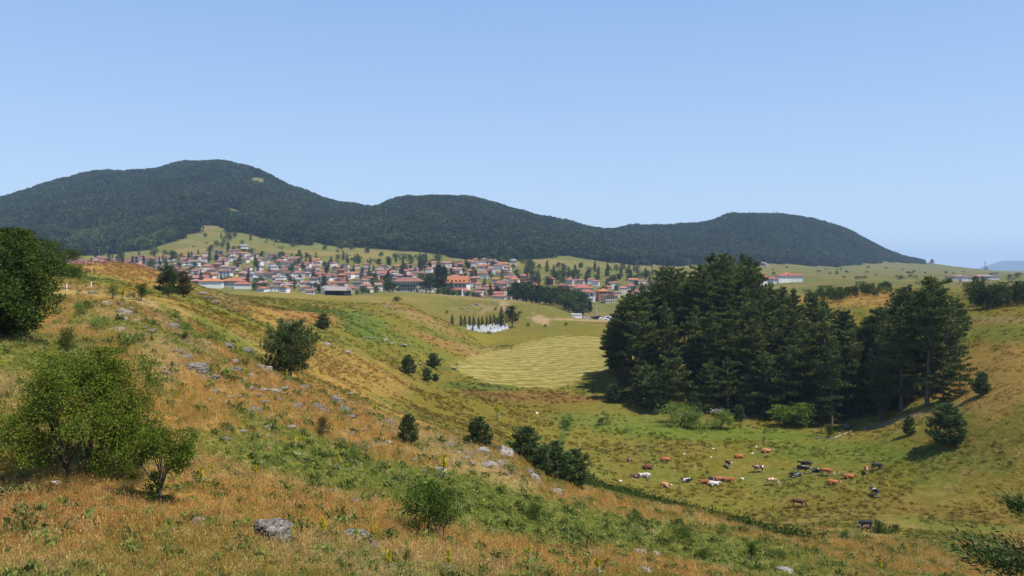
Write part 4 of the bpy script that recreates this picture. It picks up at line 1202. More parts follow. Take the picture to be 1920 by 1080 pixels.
def rocks():
    def rk(px, py, w, k, label, tall=1.0, mat=None, rz=None, dmin=6, long=1.0, tilt=0.0):
        d = dep(px, py, dmin); s = w / F * d * (1.2 if w < 25 else 1.03)
        p = gpd(px, d)
        o = link('rock', ROCKS[k % 6], mat)
        h = s * tall
        o.location = (p.x, p.y + s * .15, p.z + h * (.14 if w < 25 else .08))
        o.scale = (s * long, s, h)
        o.rotation_euler = (R.uniform(-.12, .12), tilt, R.uniform(-.5, .5) if rz is None else rz)
        tag(o, label, 'rock', 'rocks strewn over the hillside')
        return o
    rk(508, 1017, 82, 0, 'big round lichened boulder lying nearest the viewer on the orange grass', 1.2, rz=.2)
    rk(520, 1032, 50, 3, 'low pinkish slab at the front foot of the big round boulder', .5)
    rk(672, 1014, 62, 1, 'long flat stone right of the big round boulder', .7, tilt=.25)
    rk(692, 1028, 34, 4, 'broken lower end of the long flat stone', .6)
    rk(374, 990, 36, 2, 'upright mossy stone left of the big round boulder', 1.2)
    rk(105, 910, 17, 2, 'small bright white stone beside the wild apple trunk', .8, M['white_stone'])
    A = [(345, 674, 38, 'broad grey boulder on the stony slope, uppermost of the big three'), (370, 698, 52, 'large grey boulder, middle of the big three on the stony slope'), (386, 710, 38, 'flat grey boulder leaning on the lower side of the largest one'), (310, 704, 15, 'small stone left of the big three boulders')]
    for i, (px, py, w, l) in enumerate(A): rk(px, py, w, i + 1, l, .8 if i != 2 else .55)
    B = [(222, 620, 24), (148, 640, 12), (325, 618, 22), (382, 646, 16), (424, 653, 16), (437, 697, 22), (452, 717, 20), (466, 732, 24), (400, 737, 20), (415, 757, 14), (475, 777, 26), (428, 806, 17), (456, 812, 14), (423, 827, 17), (488, 692, 18), (505, 736, 32), (568, 730, 24), (592, 768, 20), (505, 806, 22), (546, 780, 13), (635, 827, 12), (662, 834, 17), (682, 845, 17), (706, 835, 28), (727, 834, 14), (714, 853, 24), (795, 884, 9), (822, 882, 16), (480, 745, 14), (445, 745, 12), (398, 690, 14), (300, 645, 12), (270, 630, 14), (255, 646, 12), (240, 668, 10), (520, 752, 14), (470, 705, 12), (410, 715, 10), (610, 775, 14), (655, 740, 9), (860, 868, 12), (885, 872, 14), (920, 873, 16), (760, 846, 10)]
    q = random.Random(77)
    for i in range(44):
        t = q.random(); B.append((300 + 440 * t + q.gauss(0, 40), 665 + 190 * t + q.gauss(0, 34), q.uniform(8, 19)))
    for i in range(14):
        t = q.random(); B.append((790 + 170 * t + q.gauss(0, 9), 826 + 58 * t + q.gauss(0, 7), q.uniform(8, 19)))
    for i in range(14):
        t = q.random(); B.append((190 + 110 * t + q.gauss(0, 10), 560 + 70 * t + q.gauss(0, 8), q.uniform(8, 18)))
    for i, (px, py, w) in enumerate(B):
        o = rk(px, py, w * 1.05, i, None, R.uniform(.55, .95), M['pale_rock'] if i % 3 == 0 else None)
        size = 'small' if w < 15 else ('middling' if w < 22 else 'large')
        near = [('the big three boulders', 365, 690), ('the lone round pine', 546, 700), ('the split outcrop', 640, 760), ('the conical young pine', 763, 830), ('the ridge pines', 330, 550), ('the wild apple tree', 160, 700)]
        PENDING.append([o, '%s %s stone %s' % (size, 'pale' if i % 3 == 0 else 'grey', relation(px, py, near)), px, py])
    for px, py, w, k, t, l in [(630, 760, 28, 2, 1.5, 'tall jagged stone, upper left piece of the split outcrop'), (642, 776, 30, 5, 1.1, 'leaning grey stone, middle piece of the split outcrop'), (655, 784, 28, 1, .7, 'pale flat stone, lowest piece of the split outcrop')]:
        rk(px, py, w, k, l, t)
    for px, py, w, k, t, l, m in [(908, 852, 30, 2, 1.0, 'pale rounded stone at the top of the bare stony strip', 'pale_rock'), (945, 858, 36, 5, 1.25, 'upright grey boulder on the rim beside the full young pine', 'pale_rock'), (991, 888, 28, 1, .9, 'flat topped grey boulder in front of the pine thicket', None), (1003, 905, 19, 2, 1.6, 'tall narrow boulder against the pine thicket', 'pale_rock'), (1043, 927, 26, 0, 1.0, 'smooth pinkish boulder below the pine thicket', 'pale_rock'),
                                (968, 880, 16, 3, .7, 'small stone between the upright and the flat topped boulder', None), (935, 872, 14, 4, .7, 'little broken stone just under the upright boulder', 'pale_rock')]:
        rk(px, py, w, k, l, t, M[m] if m else None)
    for px, py, w, k, t, l in [(575, 895, 12, 2, .9, 'small grey stone in the green herbs, upper of two'), (617, 924, 18, 1, .8, 'brownish stone half sunk at the edge of the green herbs'), (663, 946, 21, 0, .9, 'dark capped stone at the lower edge of the green herbs'), (760, 902, 15, 3, .6, 'flat pale stone lying inside the green bank'), (940, 962, 9, 2, .7, 'tiny white stone on the green bank'), (948, 1079, 18, 2, .8, 'grey stone cut by the bottom edge'),
                             (1053, 1036, 11, 4, .8, 'little round stone left of the flat grey boulder'), (1113, 1043, 44, 1, .65, 'flat grey boulder low on the green bank'), (1200, 1042, 24, 0, .8, 'left stone of the twin pale stones'), (1230, 1044, 25, 2, .8, 'right stone of the twin pale stones'), (1208, 1076, 22, 4, .7, 'rough stone under the twin pale stones'), (1355, 1040, 8, 1, .8, 'pebble sized stone by a leafy shrub'), (1472, 1078, 34, 0, .95, 'brown and white boulder at the bottom right edge'), (1500, 1024, 15, 3, .6, 'pale flat stone beside the earthen bank')]:
        rk(px, py, w, k, l, t, M['pale_rock'] if 'pale' in l or 'white' in l else None)
    # slab on the left slope
    for px, py, w, l in [(203, 572, 38, 'upper end of the long pale rock slab'), (232, 590, 44, 'middle stretch of the long pale rock slab'), (262, 607, 36, 'lower end of the long pale rock slab')]:
        rk(px, py, w, 3, l, .35, M['pale_rock'], 0, tilt=.42)
    for px, py, w in [(614, 647, 13), (650, 662, 14), (612, 605, 8), (723, 639, 12), (735, 645, 8), (757, 650, 12), (692, 635, 9), (684, 634, 7), (615, 716, 7), (850, 693, 10), (787, 683, 8)]:
        o = rk(px, py, w, R.randrange(6), None, .6, M['pale_rock'], dmin=70)
        PENDING.append([o, 'pale stone on the far slope %s' % relation(px, py, [('the lone round pine', 546, 700), ('the leaning plateau pine', 607, 615), ('the slope foot pines', 805, 700)]), px, py])
    rk(1590, 803, 15, 2, 'grey boulder in the shade before the grove, left of two', .9)
    rk(1626, 806, 13, 1, 'grey boulder in the shade before the grove, right of two', .9)
    rk(1007, 776, 5, 2, 'whitish stone on the marsh', .9, M['white_stone'])
    rk(1672, 620, 26, 5, 'pale crag between the two right parts of the grove', 1.2, M['pale_rock'], dmin=150)
    for px, py, w in [(1283, 852, 6), (1338, 842, 5), (1334, 858, 5), (1163, 903, 7), (1418, 839, 5), (1411, 851, 6), (1392, 899, 7)]:
        w *= .7
        o = rk(px, py, w, R.randrange(6), None, .8, M['white_stone'])
        PENDING.append([o, 'small bright white stone in the cattle pasture', px, py])
    for px, py, w in [(375, 552, 16), (388, 560, 18), (398, 568, 14)]:
        o = rk(px, py, w, 3, None, .6, M['pale_rock'], dmin=100)
        PENDING.append([o, 'bare pale rock at the end of the left ridge', px, py])
    for px, py, w in [(870, 578, 8), (885, 574, 7), (896, 572, 9), (880, 584, 6), (905, 578, 7), (935, 560, 6), (928, 566, 7)]:
        o = rk(px, py, w, 2, None, .5, M['pale_rock'], dmin=400)
        PENDING.append([o, 'pale stone on the slope above the cemetery', px, py])
    for px, py, w, t in [(476, 342, 13, .8), (490, 346, 12, .8), (470, 352, 7, .9), (484, 355, 8, .9), (497, 350, 7, 1), (425, 404, 12, .6), (440, 400, 14, .6), (1432, 497, 16, .7), (1440, 501, 12, .6)]:
        o = rk(px, py, w, 2, None, t, M['pale_rock'], dmin=1100)
        PENDING.append([o, 'pale crag showing through the forest on the hill' if py < 450 else 'pale knoll of rock at the forest foot behind the grove', px, py])
    # fallen branches before the grove
    for pts, l in [([(1640, 805), (1672, 790), (1700, 783), (1735, 771), (1765, 766)], 'long bleached fallen branch at the right front of the grove'), ([(1565, 822), (1590, 812), (1600, 808)], 'bleached log beside the small green bush before the grove'), ([(1530, 822), (1552, 824), (1570, 823)], 'short bleached log lying left of the small green bush')]:
        mb = MB(); W = [at(*p) + Vector((0, 0, .12)) for p in pts]
        c = W[0].copy()
        mb.tube([w - c for w in W], [.09, .085, .075, .06, .03][:len(W)], 6)
        mb.tube([W[1] - c, W[1] - c + Vector((.8, -.6, .7))], [.045, .02], 5)
        o = link('fallen_branch', mb.mesh('fallen_branch', M['dead_wood']), None); o.location = c
        tag(o, l, 'branch')
rocks()

# ------------------------------------------------------------------ mulleins and leaf rosettes
def mulleins():
    r = np.random.default_rng(31)
    def mullein(h, seed):
        r = np.random.default_rng(seed)
        st = MB(); st.tube([(0, 0, -.05), (.01, .01, h*.5), (0, 0, h)], [.014, .012, .006], 5)
        Q = []
        for k in range(16):
            a = k * 2.4; L = r.uniform(.18, .34); z = .02 + (k / 16) * h * .4
            d = np.array([math.cos(a), math.sin(a), .55]); d /= np.linalg.norm(d); s = np.array([-math.sin(a), math.cos(a), 0]) * L * .2
            p = np.array([0, 0, z])
            Q.append([p, p + d*L*.5 - s, p + d*L + np.array([0, 0, -.04]), p + d*L*.5 + s])
        P = np.stack([r.normal(0, .018, 150), r.normal(0, .018, 150), h * r.uniform(.52, 1.02, 150)], -1)
        spikes = [P]
        for k in range(5):
            a = r.uniform(0, 6.28); t = np.linspace(.1, 1, 26)
            spikes.append(np.stack([math.cos(a)*t*.13 + r.normal(0, .01, 26), math.sin(a)*t*.13 + r.normal(0, .01, 26), h*(.5 + t*.32)], -1))
        P = np.concatenate(spikes); O = np.stack([P[:, 0], P[:, 1], np.full(len(P), .02)], -1); O /= np.linalg.norm(O, axis=1, keepdims=True) + 1e-6
        return quads_mesh('flower_spike', leaf_quads(P, .062, .055, r, .2, O), M['mullein_flower']), quads_mesh('leaf_rosette', np.array(Q), M['mullein_leaf']), st.mesh('stem', M['herb_leaf'])
    PR = [mullein(h, 40 + k) for k, h in enumerate([1.0, 1.25, .85])]
    S = [(605, 1018, 34, 'by the long flat stone'), (548, 1036, 34, 'at the right foot of the big round boulder'), (730, 1078, 32, 'at the bottom edge, left of the dry shrub'), (697, 1020, 26, 'behind the broken end of the long flat stone'), (841, 1082, 36, 'cut by the bottom edge under the leafy thicket'), (377, 915, 26, 'right of the slim sapling'), (398, 895, 20, 'on the slope right of the slim sapling'), (562, 840, 20, 'on the green edge below the orange slope'), (552, 843, 16, 'just left of its taller neighbour on the green edge'), (635, 884, 22, 'in the green herbs below the round yellow shrub'), (652, 886, 15, 'right of its taller neighbour in the green herbs'),
         (832, 902, 34, 'above the leafy thicket on the green bank'), (704, 776, 16, 'alone on the orange slope above the outcrop'), (1074, 922, 12, 'at the start of the ditch growth'), (1188, 952, 12, 'on the orange strip under the ditch'), (1200, 952, 10, 'beside another on the orange strip under the ditch'), (1239, 996, 16, 'above the broad leafy shrub'), (1297, 992, 10, 'right above the broad leafy shrub'), (993, 1050, 22, 'alone on the orange bottom grass'), (1060, 1045, 14, 'left of the flat grey boulder'), (1120, 1082, 26, 'at the bottom edge under the flat grey boulder'), (1651, 1078, 18, 'at the bottom edge, left of two in the right meadow'), (1724, 1079, 18, 'at the bottom edge, right of two in the right meadow'), (1445, 968, 12, 'alone in the cattle pasture'), (231, 573, 26, 'over the long pale rock slab'), (538, 716, 16, 'against the trunk of the lone round pine'), (932, 790, 22, 'tall and thin on the marsh edge'), (480, 900, 20, 'left end of the green herbs'), (330, 760, 18, 'on the stony slope above the sapling')]
    for i, (px, py, h, l) in enumerate(S):
        d = dep(px, py); k = i % 3
        plant('mullein', PR[k], gpd(px, d), 1.4 * h / F * d / [1.0, 1.25, .85][k], None, 'yellow flowering mullein ' + l, 'wildflower', 'yellow mulleins on the hillside', parts=('flower_spike', 'leaf_rosette', 'stem'))
    def rosette(seed, n, L):
        r = np.random.default_rng(seed); Q = []
        for k in range(n):
            a = k * 2.4 + r.uniform(-.3, .3); l = L * r.uniform(.6, 1.1); el = r.uniform(.25, 1.0)
            d = np.array([math.cos(a)*math.cos(el), math.sin(a)*math.cos(el), math.sin(el)]); s = np.array([-math.sin(a), math.cos(a), 0]) * l * .16
            p = np.array([0, 0, 0.]); m = p + d*l*.55; e = p + d*l + np.array([math.cos(a)*l*.15, math.sin(a)*l*.15, -l*.12])
            Q.append([p - s*.3, p + s*.3, m + s, m - s]); Q.append([m - s, m + s, e + s*.15, e - s*.15])
        return quads_mesh('leaf_rosette', np.array(Q), M['mullein_leaf'])
    for i, (px, py, w, l) in enumerate([(6, 932, 46, 'big pale leaf rosette at the left border'), (130, 982, 26, 'small pale leaf rosette below the white stone'), (205, 1030, 22, 'grey green leaf rosette near the bottom left'), (228, 1034, 18, 'leaf rosette right of the grey green one'), (597, 990, 26, 'pale star shaped rosette above the long flat stone'), (500, 1000, 20, 'pale rosette behind the big round boulder'), (790, 848, 20, 'pale rosette beside the conical young pine'), (560, 858, 30, 'wide leafy rosette on the green edge'), (640, 1040, 20, 'rosette beside the broken stone')]):
        d = dep(px, py)
        o = link('leaf_rosette', rosette(60 + i, 22, w / F * d * .62), None); o.location = gpd(px, d)
        tag(o, l, 'plant', 'pale leaf rosettes')
mulleins()

# ------------------------------------------------------------------ growth along the ditch
def ditch():
    r = np.random.default_rng(5)
    line = [(1078, 909), (1110, 912), (1150, 921), (1190, 934), (1230, 945), (1270, 954), (1310, 964), (1345, 972), (1365, 978), (1395, 988), (1440, 1001), (1500, 1011)]
    P = []
    for i in range(len(line) - 1):
        a = at(*line[i]); b = at(*line[i+1])
        n = int((b - a).length * 170)
        t = r.uniform(0, 1, n); wob = fbm(t * 3 + i * 3, t * 0 + 2, 3)
        hgt = .75 + .45 * fbm((t + i) * 4, t * 0, 3)
        x = a.x + (b.x - a.x) * t + r.normal(0, .7, n); y = a.y + (b.y - a.y) * t + r.normal(0, .55, n)
        z = a.z + (b.z - a.z) * t + np.abs(r.normal(0, .36, n)) * hgt
        P.append(np.stack([x, y, z], -1))
    for px, py, w in [(1650, 1000, 40), (1460, 1003, 60), (1500, 1012, 60), (1400, 990, 30)]:
        a = at(px, py); n = 350; wm = w / F * a.y
        P.append(np.stack([a.x + r.normal(0, wm*.4, n), a.y + r.normal(0, .6, n), a.z + np.abs(r.normal(0, .35, n))], -1))
    P = np.concatenate(P)
    o = link('ditch_herbs', quads_mesh('ditch_herbs', leaf_quads(P, .26, .16, r, .5), M['bush_leaf']), None)
    tag(o, 'dark green herbs filling the ditch along the pasture', 'herbs', None, 'stuff')
    # cut bank by the ditch
    mb = MB(); a = at(1625, 994, 85); 
    for px, py, w, l in [(1626, 992, 30, 'dark earthen bank beside the dark green bush'), (1588, 1012, 34, 'dark earthen bank at the end of the ditch')]:
        o = link('earth_bank', ROCKS[3], plain_mat('bare_soil', (.11, .06, .035), .95, .4, 2)); p = at(px, py); s = w / F * p.y
        o.location = (p.x, p.y + .6, p.z + .05); o.scale = (s, 1.6, s * .55)
        tag(o, l, 'bank')
ditch()

# ------------------------------------------------------------------ fence posts
def posts():
    for px, py, h, l in [(125, 545, 13, 'white fence post on the left ridge, nearer the huge bush'), (171, 540, 12, 'white fence post on the left ridge, farther from the huge bush'), (180, 690, 10, 'short grey stake on the slope left of the boulders'), (172, 507, 6, 'tiny white stake high on the left ridge')]:
        d = dep(px, py); m = MB(); H = h / F * d
        m.tube([(0, 0, -.2), (0, 0, H*.6), (.02, 0, H)], [.06, .055, .05], 6)
        o = link('fence_post', m.mesh('fence_post', M['white_paint' if 'white' in l else 'dead_wood'])); o.location = gpd(px, d); tag(o, l, 'post')
posts()

# ------------------------------------------------------------------ cattle
def skin_mesh(name, nodes, edges, sub=2):
    me = bpy.data.meshes.new(name)
    me.from_pydata([n[0] for n in nodes], edges, [])
    o = bpy.data.objects.new(name, me); COL.objects.link(o)
    sk = o.modifiers.new('skin', 'SKIN'); sk.use_smooth_shade = True
    for i, n in enumerate(nodes):
        sv = me.skin_vertices[0].data[i]; r = n[1]
        sv.radius = r if isinstance(r, tuple) else (r, r)
        sv.use_root = (i == 0)
    ss = o.modifiers.new('sub', 'SUBSURF'); ss.levels = sub; ss.render_levels = sub
    dg = bpy.context.evaluated_depsgraph_get()
    out = bpy.data.meshes.new_from_object(o.evaluated_get(dg))
    bpy.data.objects.remove(o)
    out.name = name
    return out
def cow_mesh(pose):
    z0 = 1.08 if pose != 'lying' else .46
    N = [((-.15, 0, z0), (.40, .36)), ((-.75, 0, z0 + .06), (.33, .30)), ((-.98, 0, z0 + .08), (.20, .2)), ((.45, 0, z0), (.36, .32)), ((.72, 0, z0 + .06), (.25, .2))]
    E = [(0, 1), (1, 2), (0, 3), (3, 4)]
    def ad(p, r, prev):
        N.append((p, r)); E.append((prev, len(N) - 1)); return len(N) - 1
    if pose == 'grazing':
        a = ad((.98, 0, z0 - .22), (.19, .14), 4); b = ad((1.15, 0, z0 - .52), (.15, .13), a); c = ad((1.28, 0, z0 - .80), (.10, .10), b); hd = b; dz = Vector((.5, 0, -1)); m = ad((1.33, 0, z0 - .95), .075, c)
    else:
        a = ad((.93, 0, z0 + .12), (.19, .14), 4); b = ad((1.10, 0, z0 + .20), (.13, .12), a); c = ad((1.32, 0, z0 + .05), (.09, .09), b); hd = b; m = ad((1.43, 0, z0 - .03), .07, c)
    hp = Vector(N[hd][0])
    for s in (-1, 1):
        e1 = ad((hp.x - .02, s*.17, hp.z + .06), .045, hd); ad((hp.x - .04, s*.30, hp.z + .05), .035, e1)
    t = ad((-1.14, 0, z0 + .02), .05, 2); t2 = ad((-1.18, 0, z0 - .35), .03, t); ad((-1.17, 0, max(.1, z0 - .68)), .05, t2)
    for s in (-1, 1):
        if pose != 'lying':
            h = ad((-.82, s*.22, z0 - .22), (.15, .17), 1); k = ad((-.76, s*.21, z0 - .42), .10, h); q = ad((-.92, s*.20, .42), .06, k); ad((-.86, s*.20, .05), .055, q)
            f = ad((.48, s*.20, z0 - .30), (.13, .14), 3); g = ad((.50, s*.19, .46), .07, f); ad((.50 + .04*s, s*.19, .05), .055, g)
        else:
            h = ad((-.62, s*.32, z0 - .14), (.17, .17), 1); k = ad((-.30, s*.48, .14), .09, h); ad((-.62, s*.52, .09), .055, k)
            f = ad((.55, s*.26, z0 - .20), .13, 3); g = ad((.80, s*.27, .12), .08, f); ad((.55, s*.34, .08), .055, g)
    me = skin_mesh('cow_' + pose, N, E, 2)
    n = len(me.vertices); co = np.zeros(n*3); me.vertices.foreach_get('co', co); co = co.reshape(-1, 3)
    face = (np.linalg.norm(co - np.array(N[c][0]), axis=1) < .24) | (np.linalg.norm(co - np.array(N[m][0]), axis=1) < .16)
    legs = co[:, 2] < (.42 if pose != 'lying' else .12)
    belly = (co[:, 2] < z0 - .26) & (np.abs(co[:, 1]) < .22)
    tail = (co[:, 0] < -1.08) & (co[:, 2] < z0 - .3)
    w = np.zeros((n, 4), np.float32); w[:, 0] = face; w[:, 1] = legs | tail; w[:, 2] = belly; w[:, 3] = 1
    a = me.attributes.new('marks', 'FLOAT_COLOR', 'POINT'); a.data.foreach_set('color', w.ravel())
    # horns
    hb = MB()
    for s in (-1, 1):
        hb.tube([(hp.x - .02, s*.08, hp.z + .12), (hp.x, s*.17, hp.z + .2), (hp.x + .04, s*.2, hp.z + .3)], [.028, .022, .008], 5)
    return me, hb.mesh('horns', plain_mat('horn', (.35, .3, .22), .5, .3, 4))
def coat(name, base, patch=None, face=1.0, legs=1.0, thr=.55, white=(.58, .54, .48)):
    m, nt, out = new_mat(name)
    at_ = nd(nt, 'ShaderNodeAttribute', attribute_name='marks'); sp = nd(nt, 'ShaderNodeSeparateColor'); nt.links.new(at_.outputs['Color'], sp.inputs[0])
    tc = nd(nt, 'ShaderNodeTexCoord'); oi = nd(nt, 'ShaderNodeObjectInfo')
    ad = nd(nt, 'ShaderNodeVectorMath', operation='ADD'); nt.links.new(tc.outputs['Object'], ad.inputs[0]); nt.links.new(oi.outputs['Location'], ad.inputs[1])
    f = noise(nt, ad.outputs[0], 1.5, 2, .5)
    col = mixc(nt, noise(nt, tc.outputs['Object'], 6, 3), base, tuple(x * .65 for x in base))
    if patch is not None:
        col = mixc(nt, mrange(nt, f, thr - .01, thr + .01, 0, 1), col, patch)
    for o_, k in ((0, face), (1, legs), (2, legs)):
        col = mixc(nt, math_(nt, 'MULTIPLY', sp.outputs[o_], k), col, white)
    p = nd(nt, 'ShaderNodeBsdfPrincipled'); p.inputs['Roughness'].default_value = .7; p.inputs['Specular IOR Level'].default_value = .3
    nt.links.new(col, p.inputs['Base Color']); nt.links.new(p.outputs[0], out.inputs[0])
    return m
def cattle():
    PM = {k: cow_mesh(k) for k in ('grazing', 'standing', 'lying')}
    W = (.58, .54, .48)
    CO = {'rust': coat('rust_coat', (.36, .12, .035), None, 0, 0), 'rustw': coat('rust_white_coat', (.36, .12, .035), None, 1, .9), 'brown': coat('brown_coat', (.12, .035, .018), None, .9, .3), 'dark': coat('dark_brown_coat', (.10, .03, .015), None, .0, .0),
          'orange': coat('orange_pied_coat', (.46, .2, .06), W, .8, 1, .54), 'bw': coat('black_pied_coat', (.018, .018, .02), W, .6, .8, .60), 'black': coat('black_coat', (.014, .014, .016), None, .0, .5), 'white': coat('white_coat', W, (.3, .14, .07), 0, 0, .66), 'tan': coat('tan_coat', (.42, .19, .07), None, 1, .3), 'bwh': coat('brown_pied_coat', (.13, .045, .025), W, .8, .9, .60)}
    # px, py of the feet, pose, coat, heading in degrees (0 = facing right in the picture, 90 = away), label
    C = [(1180, 866, 'standing', 'bwh', -95, 'small brown and white cow facing forward at the far left of the herd'),
         (1248, 865, 'lying', 'rust', 10, 'rust brown cow lying low behind the left cattle'),
         (1215, 880, 'lying', 'brown', 5, 'dark brown cow lying with its white face turned right'),
         (1192, 896, 'lying', 'bwh', 180, 'dull brown cow lying with its pale head to the left'),
         (1209, 895, 'lying', 'white', 170, 'white cow lying beside the dull brown one'),
         (1248, 914, 'lying', 'orange', -40, 'orange and white cow lying nearest on the left'),
         (1287, 904, 'lying', 'bw', 170, 'black and white cow lying alone between two cattle clusters'),
         (1386, 859, 'lying', 'rust', 0, 'plain rust brown cow lying at the back'),
         (1437, 849, 'lying', 'tan', 5, 'tan cow with white face lying farthest back'),
         (1366, 877, 'standing', 'bwh', -80, 'dark headed pied cow standing and facing forward'),
         (1421, 886, 'standing', 'bwh', 185, 'brown cow with white legs standing behind the orange grazing cow'),
         (1448, 910, 'grazing', 'orange', -8, 'orange and white cow grazing in the middle of the pasture'),
         (1322, 907, 'lying', 'rust', 170, 'rust cow lying at the left of the resting cluster'),
         (1335, 902, 'lying', 'bw', 20, 'black and white cow lying in the middle of the resting cluster'),
         (1339, 911, 'lying', 'white', 5, 'white cow lying in front of the resting cluster'),
         (1349, 902, 'lying', 'rustw', 0, 'rust cow with white face lying behind the white one'),
         (1366, 903, 'lying', 'rustw', 175, 'rust cow lying at the right of the resting cluster, head left'),
         (1510, 880, 'standing', 'black', 160, 'large black cow standing at the back of the dark group'),
         (1506, 888, 'standing', 'bw', -40, 'black cow with white patches in front of the large black one'),
         (1491, 894, 'lying', 'bw', -15, 'black and white cow lying in front of the dark group'),
         (1530, 886, 'lying', 'bw', 150, 'black pied cow lying between the dark group and the rust grazer'),
         (1551, 893, 'grazing', 'rustw', -20, 'rust cow with white face grazing right of the dark group'),
         (1562, 908, 'lying', 'rustw', -10, 'rust cow lying with white face right, below the rust grazer'),
         (1592, 897, 'lying', 'rust', 0, 'rust cow lying with a dark head, alone at the right'),
         (1625, 889, 'standing', 'rustw', -110, 'rust cow with white legs facing forward near the right end'),
         (1645, 882, 'grazing', 'black', 0, 'dark cow grazing at the right end of the herd'),
         (1640, 931, 'standing', 'bw', 100, 'black and white cow seen from behind, standing apart'),
         (1498, 952, 'grazing', 'dark', -20, 'dark red cow grazing alone nearest the ditch'),
         (1622, 992, 'grazing', 'black', 180, 'black cow half hidden by the earthen bank')]
    for px, py, pose, ct, hd, label in C:
        p = at(px, py, 70)
        s = R.uniform(.78, .87) * (.62 if 'small' in label else 1.0) * (1.1 if 'large' in label else 1)
        o = empty('cow', p, math.radians(hd), s)
        b = link('body', PM[pose][0], CO[ct], o)
        if not b.data.materials: b.data.materials.append(CO[ct])
        link('horns', PM[pose][1], None, o)
        tag(o, label, 'cow', 'cattle resting and grazing in the valley')
cattle()

# ------------------------------------------------------------------ buildings
ROOFC = {'red': (.29, .105, .075), 'rust': (.23, .11, .085), 'orange': (.38, .15, .07), 'brown': (.15, .09, .07), 'pink': (.29, .165, .135), 'grey': (.26, .26, .27)}
WALLC = {'white': (.74, .72, .68), 'cream': (.68, .60, .47), 'pink': (.62, .46, .40), 'grey': (.45, .43, .41), 'beige': (.56, .48, .39), 'brick': (.40, .2, .13)}
RM = {k: plain_mat(k + '_roof', c, .85, .35, .8, bump=.05) for k, c in ROOFC.items()}
WM = {k: plain_mat(k + '_wall', c, .9, .2, .4) for k, c in WALLC.items()}
YEL = plain_mat('yellow_wall', (.75, .55, .12), .9, .15, .4)
M['window'] = M['dark_glass']
def roof_mesh(w, d, z, h, e, hip=True, th=.18):
    """tiled roof with thickness: hipped or gabled, ridge along x"""
    m = MB(); X = w/2 + e; Y = d/2 + e
    rx = (X - Y * .9) if hip else X
    rx = max(rx, .3)
    low = [(-X, -Y, z), (X, -Y, z), (X, Y, z), (-X, Y, z)]
    up = [(-X, -Y, z + th), (X, -Y, z + th), (X, Y, z + th), (-X, Y, z + th)]
    r = [(-rx, 0, z + h), (rx, 0, z + h)]
    m.add(low + up + r, [(3, 2, 1, 0), (0, 1, 5, 4), (1, 2, 6, 5), (2, 3, 7, 6), (3, 0, 4, 7), (4, 5, 9, 8), (6, 7, 8, 9), (5, 6, 9), (7, 4, 8)])
    return m.mesh('roof')
def wall_mesh(w, d, z, gable=0.0):
    m = MB(); m.box(-w/2, w/2, -d/2, d/2, -2.5, z)
    if gable:
        for s in (-1, 1):
            x = s * w/2; x2 = x - s*.3
            m.add([(x, -d/2, z), (x, d/2, z), (x, 0, z + gable), (x2, -d/2, z), (x2, d/2, z), (x2, 0, z + gable)], [(0, 1, 2), (3, 5, 4), (0, 2, 5, 3), (1, 4, 5, 2)])
    return m.mesh('wall')
def chim_mesh():
    m = MB(); m.box(-.3, .3, -.3, .3, 0, 1.5); m.box(-.38, .38, -.38, .38, 1.5, 1.62); return m.mesh('chimney', WM['brick'])
def win_mesh(w=1.1, h=1.3):
    m = MB(); m.box(-w/2, w/2, -.06, .0, 0, h); return m.mesh('window', M['window'])
CHM = chim_mesh(); WIN = win_mesh()
def house_proto(w, d, z, hip, wins, rh):
    return dict(w=w, d=d, z=z, roof=roof_mesh(w, d, z + .004, rh, .65, hip), wall=wall_mesh(w, d, z, 0 if hip else rh * d / (d + 1.3) * .97), wins=wins, rh=rh, hip=hip)
HP = [house_proto(9.5, 8.5, 5.6, True, 2, 2.1), house_proto(11, 9, 6.2, True, 2, 2.3), house_proto(8.5, 8, 4.6, True, 1, 2.0), house_proto(12.5, 9, 6.0, False, 2, 2.4), house_proto(10, 8, 5.4, False, 2, 2.5), house_proto(14, 8.5, 4.2, True, 1, 2.1), house_proto(9, 9, 7.6, True, 3, 2.2), house_proto(8, 6.5, 3.2, False, 1, 1.8)]
def house(px, d, k, wc, rc, rz, s=1.0, wins=False, label=None, desc=None, group='houses of the village', marks=None, wmat=None, name='house', chim=True):
    P = HP[k]; p = gpd(px, d)
    o = empty(name, p, rz, s)
    w = link('wall', P['wall'], wmat or WM[wc], o)
    if not P['wall'].materials: pass
    r = link('roof', P['roof'], RM[rc], o)
    if chim:
        c = link('chimney', CHM, None, r); c.location = (P['w'] * .2, P['d'] * .12, P['z'] + P['rh'] * .55)
    if wins:
        fl = P['wins']; n = 3 if P['w'] < 12 else 4
        for f in range(fl):
            for i in range(n):
                wn_ = link('window', WIN, None, o)
                if abs(rz) < 1:
                    wn_.location = ((i - (n - 1) / 2) * P['w'] / (n + .3), -P['d']/2 - .003, .9 + f * 2.6)
                else:
                    wn_.location = (-P['w']/2 - .003, (i - (n - 1) / 2) * P['d'] / (n + .3), .9 + f * 2.6); wn_.rotation_euler = (0, 0, -math.pi / 2)
    tag(o, label, 'house', group)
    if label is None:
        pp = pxy(o.location); PENDING.append([o, desc + ' ' + relation(pp[0], pp[1], marks), pp[0], pp[1]])
    return o

